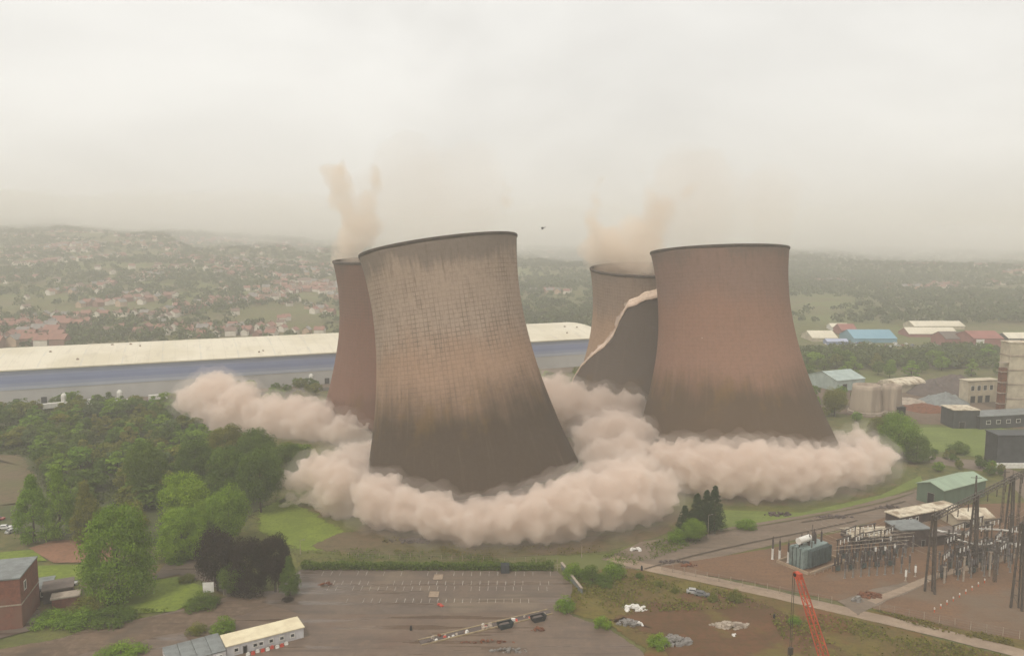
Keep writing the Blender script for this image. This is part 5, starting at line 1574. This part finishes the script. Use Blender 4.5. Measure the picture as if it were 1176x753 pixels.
# planter strip with its debris
a, b = gp(482, 739), gp(632, 703)
d = (b - a); rz = math.atan2(d.y, d.x)
e = empty('planter_strip', a, rz, 'long kerbed planter strip crossing the forecourt', 'planter')
M['kerb'] = mk('kerb', G(168, 150, 118), G(140, 122, 96), .6, .9)
for s in (-1, 1): MB().box((d.length / 2, s * 1.3, .22), (d.length, .3, .6)).build('kerb', M['kerb'], e)
MB().box((d.length / 2, 0, .13), (d.length - .2, 2.28, .4)).build('soil', M['soil'], e)
dn = d.normalized(); nv2 = Vector((-dn.y, dn.x, 0))
rnd = random.Random(44)
for i in range(34):
    f = rnd.choice([rnd.uniform(.05, .5), rnd.uniform(.45, .95)])
    q = a + d * f + nv2 * rnd.uniform(-1.0, 1.0)
    mb = MB(); s = rnd.uniform(.35, 1.0)
    mb.box((0, 0, s * .3), (s * 1.3, s * .8, s * .7), 0, taper=rnd.uniform(.5, .95)); mb.box((s * .4, s * .2, s * .25), (s * .7, s * .6, s * .5), rnd.uniform(0, 2), taper=.7)
    k = rnd.choice(['white_paint', 'rust', 'concrete', 'concrete', 'soil', 'barrier_red'])
    word = {'white_paint': 'white', 'rust': 'rusty', 'concrete': 'grey', 'soil': 'dark', 'barrier_red': 'red'}[k]
    o = mb.build('debris_lump', M[k], None, loc=(q.x, q.y, .33), rz=rnd.uniform(0, 3))
    tag(o, word + ' lump of debris lying on the planter strip', 'debris', word + ' debris on the planter strip')
def skip(p, rz, m, label):
    e = empty('skip', p, rz, label, 'skip')
    mb = MB()
    o_ = [(-2.1, -.95), (2.1, -.95), (2.1, .95), (-2.1, .95)]
    lo = [(x * .68, y, 0.05) for x, y in o_]; hi = [(x, y, 1.6) for x, y in o_]
    li = [(x * .66, y * .92, .2) for x, y in o_]; hi2 = [(x * .96, y * .92, 1.6) for x, y in o_]
    mb.add(lo + hi + hi2 + li, [(3, 2, 1, 0)] + [(i, (i + 1) % 4, 4 + (i + 1) % 4, 4 + i) for i in range(4)] + [(4 + i, 4 + (i + 1) % 4, 8 + (i + 1) % 4, 8 + i) for i in range(4)] + [(8 + i, 8 + (i + 1) % 4, 12 + (i + 1) % 4, 12 + i) for i in range(4)] + [(12, 13, 14, 15)])
    mb.build('body', m, e)
    MB().box((0, 0, 1.05), (3.2, 1.6, .6), taper=.7).build('load', M['soil'], e)
    for s in (-1, 1): MB().tube((.7, s * .95, 1.1), (.7, s * 1.12, 1.1), .1).build('lug', M['dark_steel'], e)
skip(gp(580, 721), rz, M['skip_green'], 'dark green skip standing against the planter strip')
skip(gp(618, 713), rz, M['black'], 'black skip at the right end of the planter strip')
e = empty('container', gp(580, 657), .05, 'dark blue container standing at the hedge behind the parking lot', 'container')
MB().box((0, 0, 1.3), (2.5, 2.4, 2.6)).build('body', M['skip_green'], e)
for s in (-1, 1): MB().box((s * .6, -1.23, 1.3), (1.1, .08, 2.3)).build('door', M['dark_clad'], e)

# rubble heaps
def rubble(x, y, rx, ry, n, m, label, sz=.7):
    p = gp(x, y); mb = MB(); rnd = random.Random(int(x))
    for i in range(n):
        a, k = rnd.uniform(0, 2 * PI), rnd.uniform(0, 1) ** .6
        s = sz * rnd.uniform(.4, 1.4)
        mb.box((rx * k * math.cos(a), ry * k * math.sin(a), max(.1, (1 - k) * .9 + rnd.uniform(-.1, .3))), (s * rnd.uniform(.8, 2.2), s, s * rnd.uniform(.3, .9)), rnd.uniform(0, 3), taper=rnd.uniform(.6, 1))
    o = mb.build('rubble', m, None, loc=p)
    return tag(o, label, 'rubble', kind='stuff')
rubble(728, 699, 3.8, 1.6, 34, M['porcelain'], 'scatter of white rubble on the rusty waste ground')
rubble(722, 716, 3.2, 1.8, 50, M['grey_steel'], 'grey rubble below the white scatter')
rubble(735, 718, .8, .6, 6, M['porcelain'], 'few white lumps beside the grey rubble')
rubble(775, 737, 4.2, 2.8, 110, M['grey_steel'], 'large heap of grey rubble near the bottom edge')
rubble(838, 719, 5.2, 1.7, 70, M['concrete'], 'long pile of grey beams and rubble on the waste ground', .8)
rubble(843, 730, .7, .5, 5, M['porcelain'], 'small white lump below the long rubble pile', .5)
rubble(998, 684, 3.6, 2.0, 60, M['rust'], 'rusty scrap pile on the gravel near the crane', .7)
rubble(985, 690, 1.6, 1.0, 16, M['grey_steel'], 'grey scrap beside the rusty pile')
rubble(585, 748, 5.0, .8, 40, M['grey_steel'], 'low line of grey rubble at the bottom edge of the forecourt', .5)
rubble(560, 738, 6.5, .35, 30, M['rust'], 'strip of brown dirt lumps on the forecourt', .4)
rubble(618, 724, 2.2, .7, 18, M['rust'], 'brown dirt lumps right of the green skip', .45)
rubble(375, 672, 2.4, .7, 26, M['rust'], 'brown rubble on the left end of the parking lot', .4)
rubble(505, 696, 1.0, .5, 10, M['barrier_red'], 'small reddish pile at the front edge of the parking lot', .5)
rubble(730, 632, 2.0, .9, 12, M['porcelain'], 'white lumps on the bank behind the thicket', .7)
rubble(776, 646, 5.2, .8, 40, M['soil'], 'dark heap of spoil along the service road', .6)
rubble(792, 650, 2.5, .8, 20, M['rust'], 'brown spoil at the end of the dark heap', .6)
rubble(960, 612 - 18, 7, .9, 30, M['soil'], 'dark kerb of spoil along the service road', .7)
rubble(1020, 583, 5, .9, 24, M['soil'], 'dark spoil beside the road left of the green shed', .7)
rubble(893, 591, 5, 1.6, 30, M['brown_wall'], 'brown debris on the verge before the right dust cloud', .8)
rubble(470, 622, 9, 2.0, 50, M['soil'], 'dark clods thrown out in front of the nearest dust cloud', .8)
# street bits
for i, (x, y, h, lab) in enumerate(((472, 724, 1.4, 'dark bollard leaning alone on the forecourt left of the planter'), (1163, 560, 3, 'pale bollard post by the lane at the right edge'), (737, 655, 1.6, 'short dark bollard by the bend of the concrete road'), (889, 710, 1.2, 'small dark bollard on the waste ground left of the crane'))):
    e = empty('bollard', gp(x, y), 0, lab, 'bollard')
    MB().lathe([(.35, -.1), (.3, h * .7), (.2, h), (.05, h + .1)], n=10).build('post', M['black'] if i != 1 else M['concrete'], e)
    MB().lathe([(.6, -.1), (.6, .14), (.4, .2)], n=10).build('foot', M['rust'], e)
# fence of the substation
a, b = gp(747, 652), gp(975, 690)
def wire_fence(a, b, label, h=2.4):
    d = b - a; e = empty('wire_fence', a, math.atan2(d.y, d.x), label, 'fence')
    n = int(d.length / 3.2)
    for i in range(n + 1): MB().box((d.length * i / n, 0, h / 2), (.12, .12, h)).build('post', M['concrete'], e)
    mb = MB()
    for z in (.3, .9, 1.5, 2.2): mb.box((d.length / 2, .08, z), (d.length, .03, .03))
    mb.build('wire', M['grey_steel'], e)
wire_fence(gp(760, 655), gp(955, 694), 'wire fence between the gravel yard and the concrete road')
wire_fence(gp(1010, 702), gp(1190, 738), 'wire fence along the lower edge of the switchyard gravel')
wire_fence(gp(400, 640), gp(640, 646), 'wire fence on the bank behind the hedge', 1.6)

car('car', gp(6, 607), .2, PAINT['white'], 'white car half hidden by the slim trees at the left edge')
car('car', gp(-2, 597), .1, PAINT['red'], 'red car at the left edge beyond the slim trees')
car('car', gp(14, 611), 1.2, PAINT['silver'], 'silver car beside the white one at the left edge')

# ================================================================== DUST
def ico(sub):
    import bmesh
    b = bmesh.new(); bmesh.ops.create_icosphere(b, subdivisions=sub, radius=1.0)
    v = np.array([p.co[:] for p in b.verts]); f = np.array([[q.index for q in fc.verts] for fc in b.faces]); b.free()
    return v, f
ICO2 = ico(2); ICO3 = ico(3)

def vol_mat(name, col, dens, aniso=0.0):
    t = NT(name)
    p = t.n('ShaderNodeVolumePrincipled')
    p.inputs['Color'].default_value = col
    p.inputs['Density'].default_value = dens
    p.inputs['Anisotropy'].default_value = aniso
    t.l(p.outputs[0], t.out.inputs['Volume'])
    return t.mat

TEX = {}
def tex(kind, scale, depth=2):
    k = (kind, scale)
    if k not in TEX:
        q = bpy.data.textures.new('billow', kind)
        q.noise_scale = scale
        if kind == 'CLOUDS': q.noise_depth = depth
        TEX[k] = q
    return TEX[k]

def puffs_mesh(name, puffs, mat, voxel=.55, disp=((('CLOUDS', 9.0), 3.0), (('VORONOI', 6.5), -5.6), (('VORONOI', 3.0), -2.0), (('VORONOI', 1.5), -.9), (('CLOUDS', 1.0), .8)), stuff=True, label=None, cat='dust cloud', group=None):
    V, F = [], []
    b = 0
    v0, f0 = ICO3
    for (c, r, sq) in puffs:
        V.append(v0 * np.array([r, r, r * sq]) + np.array(c)); F.append(f0 + b); b += len(v0)
    V = np.concatenate(V); F = np.concatenate(F)
    me = bpy.data.meshes.new(name)
    me.from_pydata(V.tolist(), [], F.tolist())
    me.materials.append(mat)
    o = link(name, me)
    rm = o.modifiers.new('Remesh', 'REMESH'); rm.mode = 'VOXEL'; rm.voxel_size = voxel; rm.use_smooth_shade = True
    for (kk, st) in disp:
        d = o.modifiers.new('Displace', 'DISPLACE')
        d.texture = tex(*kk); d.strength = st; d.mid_level = .35 if kk[0] == 'VORONOI' else .5
        d.texture_coords = 'LOCAL'
    r2 = o.modifiers.new('Clean', 'REMESH'); r2.mode = 'VOXEL'; r2.voxel_size = voxel; r2.use_smooth_shade = True
    tag(o, label, cat, group, 'stuff' if stuff else None)
    return o

def cloud(name, seeds, mat, label, extra=5, lift=.15, **kw):
    rnd = random.Random(len(seeds) * 13 + int(seeds[0][0]))
    P = []
    for (x, y, Y, rpx) in seeds:
        c = atY(x, y, Y)
        dep = Y * CP + (CAM_H - c.z) * SP
        r = rpx * dep / FPX
        z = max(c.z, r * .35) + LIFT; r *= GROW
        P.append(((c.x, c.y, z), r, .95))
        # billows that grow out of the big puff and a skirt that reaches the ground
        for _ in range(extra):
            th, ph = rnd.uniform(0, 2 * PI), rnd.uniform(-.2, 1.1)
            q = r * rnd.uniform(.62, .95)
            cc = (c.x + math.cos(th) * math.cos(ph) * q, c.y + math.sin(th) * math.cos(ph) * q, z + math.sin(ph) * q * .85)
            P.append((cc, r * rnd.uniform(.22, .46), 1.0))
        for _ in range(3):
            th, ph = rnd.uniform(0, 2 * PI), rnd.uniform(0, 1.2)
            q = r * rnd.uniform(.95, 1.12)
            P.append(((c.x + math.cos(th) * math.cos(ph) * q, c.y + math.sin(th) * math.cos(ph) * q, z + math.sin(ph) * q * .8), r * rnd.uniform(.10, .2), 1.0))
        P.append(((c.x + rnd.uniform(-2, 2), c.y + 3, r * .3), r * .85, .6))
    core = puffs_mesh(name, P, mat, label=label, **kw)
    veil = puffs_mesh('dust_veil', [((c[0], c[1], c[2] - .5), r * 1.14 + 1.8, sq) for c, r, sq in P[::2]], VEIL, voxel=.9,
                      disp=((('CLOUDS', 7.0), 5.0), (('VORONOI', 4.0), -2.0), (('CLOUDS', 1.8), 2.4)), cat=None)
    veil.parent = core
    return core

VEIL = vol_mat('dust_veil', (.962, .872, .80, 1), .016)
LIFT, GROW = 1.6, 1.06
DUST = vol_mat('demolition_dust', (.967, .877, .80, 1), .26)
DUST2 = vol_mat('grey_dust', (.957, .87, .795, 1), .2)
cloud('dust_cloud', [
    (338, 556, 284, 17), (360, 548, 283, 24), (392, 560, 276, 30), (390, 535, 292, 20), (412, 560, 290, 26), (432, 578, 264, 31),
    (465, 590, 258, 31), (500, 597, 252, 31), (540, 605, 249, 28), (580, 600, 249, 31), (620, 594, 251, 35), (655, 586, 256, 38),
    (690, 583, 263, 37), (722, 570, 270, 40), (748, 575, 275, 33), (706, 553, 284, 26), (735, 545, 287, 22), (455, 568, 282, 24), (408, 528, 305, 18), (425, 522, 318, 18), (398, 524, 315, 16), (425, 545, 296, 22), (680, 560, 285, 26), (480, 582, 272, 26), (520, 592, 266, 24), (560, 594, 264, 24), (600, 592, 266, 24), (640, 582, 270, 26), (660, 566, 276, 24), (600, 585, 276, 22), (540, 590, 276, 22),
], DUST, 'thick rolling dust cloud around the base of the nearest cooling tower', group='dust clouds at the tower bases')
cloud('dust_cloud', [
    (226, 464, 425, 24), (248, 460, 420, 31), (278, 470, 410, 28), (262, 490, 405, 26), (320, 500, 396, 28), (360, 508, 388, 28), (395, 520, 380, 20), (340, 505, 392, 26), (303, 480, 405, 26), (333, 484, 398, 29), (362, 494, 392, 27),
    (400, 512, 385, 22), (352, 468, 405, 14), (368, 470, 405, 12), (415, 514, 380, 16), (385, 514, 376, 18), (440, 512, 390, 18), (240, 485, 415, 22), (290, 495, 400, 20),
], DUST2, 'long dust cloud rolling left from behind the woodland towards the warehouse', group='dust clouds at the tower bases')
cloud('dust_cloud', [
    (622, 458, 398, 26), (652, 466, 392, 28), (690, 475, 385, 28), (722, 474, 382, 24), (640, 446, 402, 17), (612, 445, 410, 16), (760, 480, 385, 22),
    (680, 505, 340, 24), (705, 497, 338, 25), (728, 503, 334, 23), (690, 530, 322, 25), (722, 528, 316, 28), (664, 500, 345, 10),
], DUST2, 'dust cloud filling the gap between the nearest tower and the torn tower', group='dust clouds at the tower bases')
cloud('dust_cloud', [
    (760, 530, 314, 22), (790, 526, 312, 22), (850, 530, 310, 24), (910, 532, 312, 24), (766, 536, 306, 26), (797, 542, 300, 30), (832, 546, 297, 34), (868, 543, 295, 36), (905, 548, 296, 34), (940, 548, 299, 31), (972, 540, 307, 30),
    (998, 532, 317, 27), (1014, 530, 324, 17), (986, 508, 332, 16), (963, 512, 340, 14), (930, 530, 320, 22), (880, 530, 312, 26), (820, 530, 312, 24),
], DUST, 'wide dust cloud spreading right from the base of the reddish tower', group='dust clouds at the tower bases')

# thin dust drifting up from the open tops
WISP = vol_mat('drifting_dust', (.955, .86, .75, 1), .075)
WISP3 = vol_mat('drifting_dust_faint', (.95, .83, .70, 1), .026)
def plume(seeds, label, mat=None, seed=1):
    rnd = random.Random(seed); P = []
    for (x0, y0, x1, y1, Y, r0, r1, k) in seeds:
        for i in range(k):
            f = (i + rnd.random()) / k
            c = atY(x0 + (x1 - x0) * f, y0 + (y1 - y0) * f, Y + rnd.uniform(-10, 10))
            r = (r0 + (r1 - r0) * f) * (Y / FPX) * rnd.uniform(.7, 1.2)
            P.append(((c.x + rnd.uniform(-.5, .5) * r, c.y, c.z), r, 1.2))
    return puffs_mesh('dust_plume', P, mat or WISP, voxel=1.3, disp=((('CLOUDS', 16.0), 9.0), (('CLOUDS', 6.0), 5.0), (('VORONOI', 4.0), -2.5), (('CLOUDS', 2.0), 2.0)), label=label, cat='dust plume', group='dust plumes over the tower tops')
WISP2 = vol_mat('drifting_dust_thin', (.95, .86, .76, 1), .008)
plume([(396, 306, 400, 262, 425, 12, 10, 10), (400, 262, 388, 200, 425, 9, 13, 12), (388, 205, 398, 170, 425, 10, 4, 6), (414, 300, 424, 230, 425, 12, 13, 9), (424, 232, 432, 190, 425, 10, 4, 5)], 'tan dust plume rising from the left rear tower beside the nearest tower', seed=2)
plume([(430, 278, 432, 215, 318, 26, 34, 9), (480, 268, 486, 200, 318, 30, 38, 10), (535, 262, 545, 205, 318, 28, 34, 9), (570, 260, 572, 215, 318, 14, 18, 7)], 'very thin pale dust spread above the nearest tower', WISP2, seed=3)
plume([(582, 262, 583, 190, 316, 4, 5, 16)], 'thin upright dust streak at the right rim of the nearest tower', seed=4)
plume([(684, 308, 680, 266, 420, 10, 13, 10), (680, 266, 690, 200, 420, 11, 5, 8), (712, 308, 706, 276, 420, 15, 16, 9), (742, 305, 744, 262, 420, 15, 15, 9), (728, 300, 726, 262, 420, 14, 16, 8), (700, 300, 700, 280, 425, 18, 16, 6), (735, 302, 735, 282, 425, 18, 16, 6)], 'tan dust plume standing over the open rim of the torn tower', seed=5)
plume([(755, 282, 752, 236, 365, 9, 12, 9), (752, 236, 740, 196, 365, 12, 5, 7), (764, 240, 806, 210, 365, 12, 6, 9), (735, 270, 765, 235, 390, 14, 13, 8)], 'tan dust plume curling up from the left rim of the reddish tower', WISP3, seed=6)
plume([(820, 276, 800, 215, 365, 34, 50, 8), (880, 278, 885, 220, 365, 20, 34, 7)], 'very thin pale dust spread above the reddish tower', WISP2, seed=7)

# dust pouring down along the crack of the torn tower
bpy.context.view_layer.update()
MT = T4.matrix_world.copy()
rnd = random.Random(77); P = []
for dg in np.linspace(-92, 8, 70):
    a = math.radians(dg - 90); c = crk(a)
    r = t_radius(c) + 1.2
    q = MT @ Vector((r * math.cos(a), r * math.sin(a), (c - .025) * 75 + rnd.uniform(-.8, .8)))
    P.append(((q.x, q.y, q.z), rnd.uniform(1.6, 2.3) * (1 - .35 * abs(dg + 42) / 50), 1.0))
puffs_mesh('dust_stream', P, vol_mat('streaming_dust', (.97, .89, .83, 1), .2), voxel=.5, disp=((('CLOUDS', 3.0), 1.6), (('VORONOI', 1.8), -1.0)), label='pale dust streaming down the diagonal crack of the torn tower', cat='dust stream')

# mist lying on the tops of the far hills
rnd = random.Random(90); P = []
for i in range(150):
    Y = rnd.uniform(1750, 3300); a = rnd.uniform(-.8, .8); x = a * Y
    P.append(((x, Y, terrain(x, min(Y, 2600)) + rnd.uniform(15, 60) + 40 * max(0, (2300 - Y) / 550)), rnd.uniform(110, 240), .22))
puffs_mesh('mist_bank', P, vol_mat('hill_mist', (.97, .95, .915, 1), .0032), voxel=18, disp=((('CLOUDS', 120.0), 60.0), (('CLOUDS', 60.0), 26.0)), label='pale mist lying along the tops of the far hills', cat='mist')
HAZE_D = .00044

# ================================================================== HAZE
HZ = MB(); HZ.box((0, 4300, 115), (14100, 9700, 290))
haze = HZ.build('haze', vol_mat('haze_air', (.97, .947, .91, 1), HAZE_D))
tag(haze, kind='stuff', cat='haze', label='pale damp haze in the air over the whole scene')
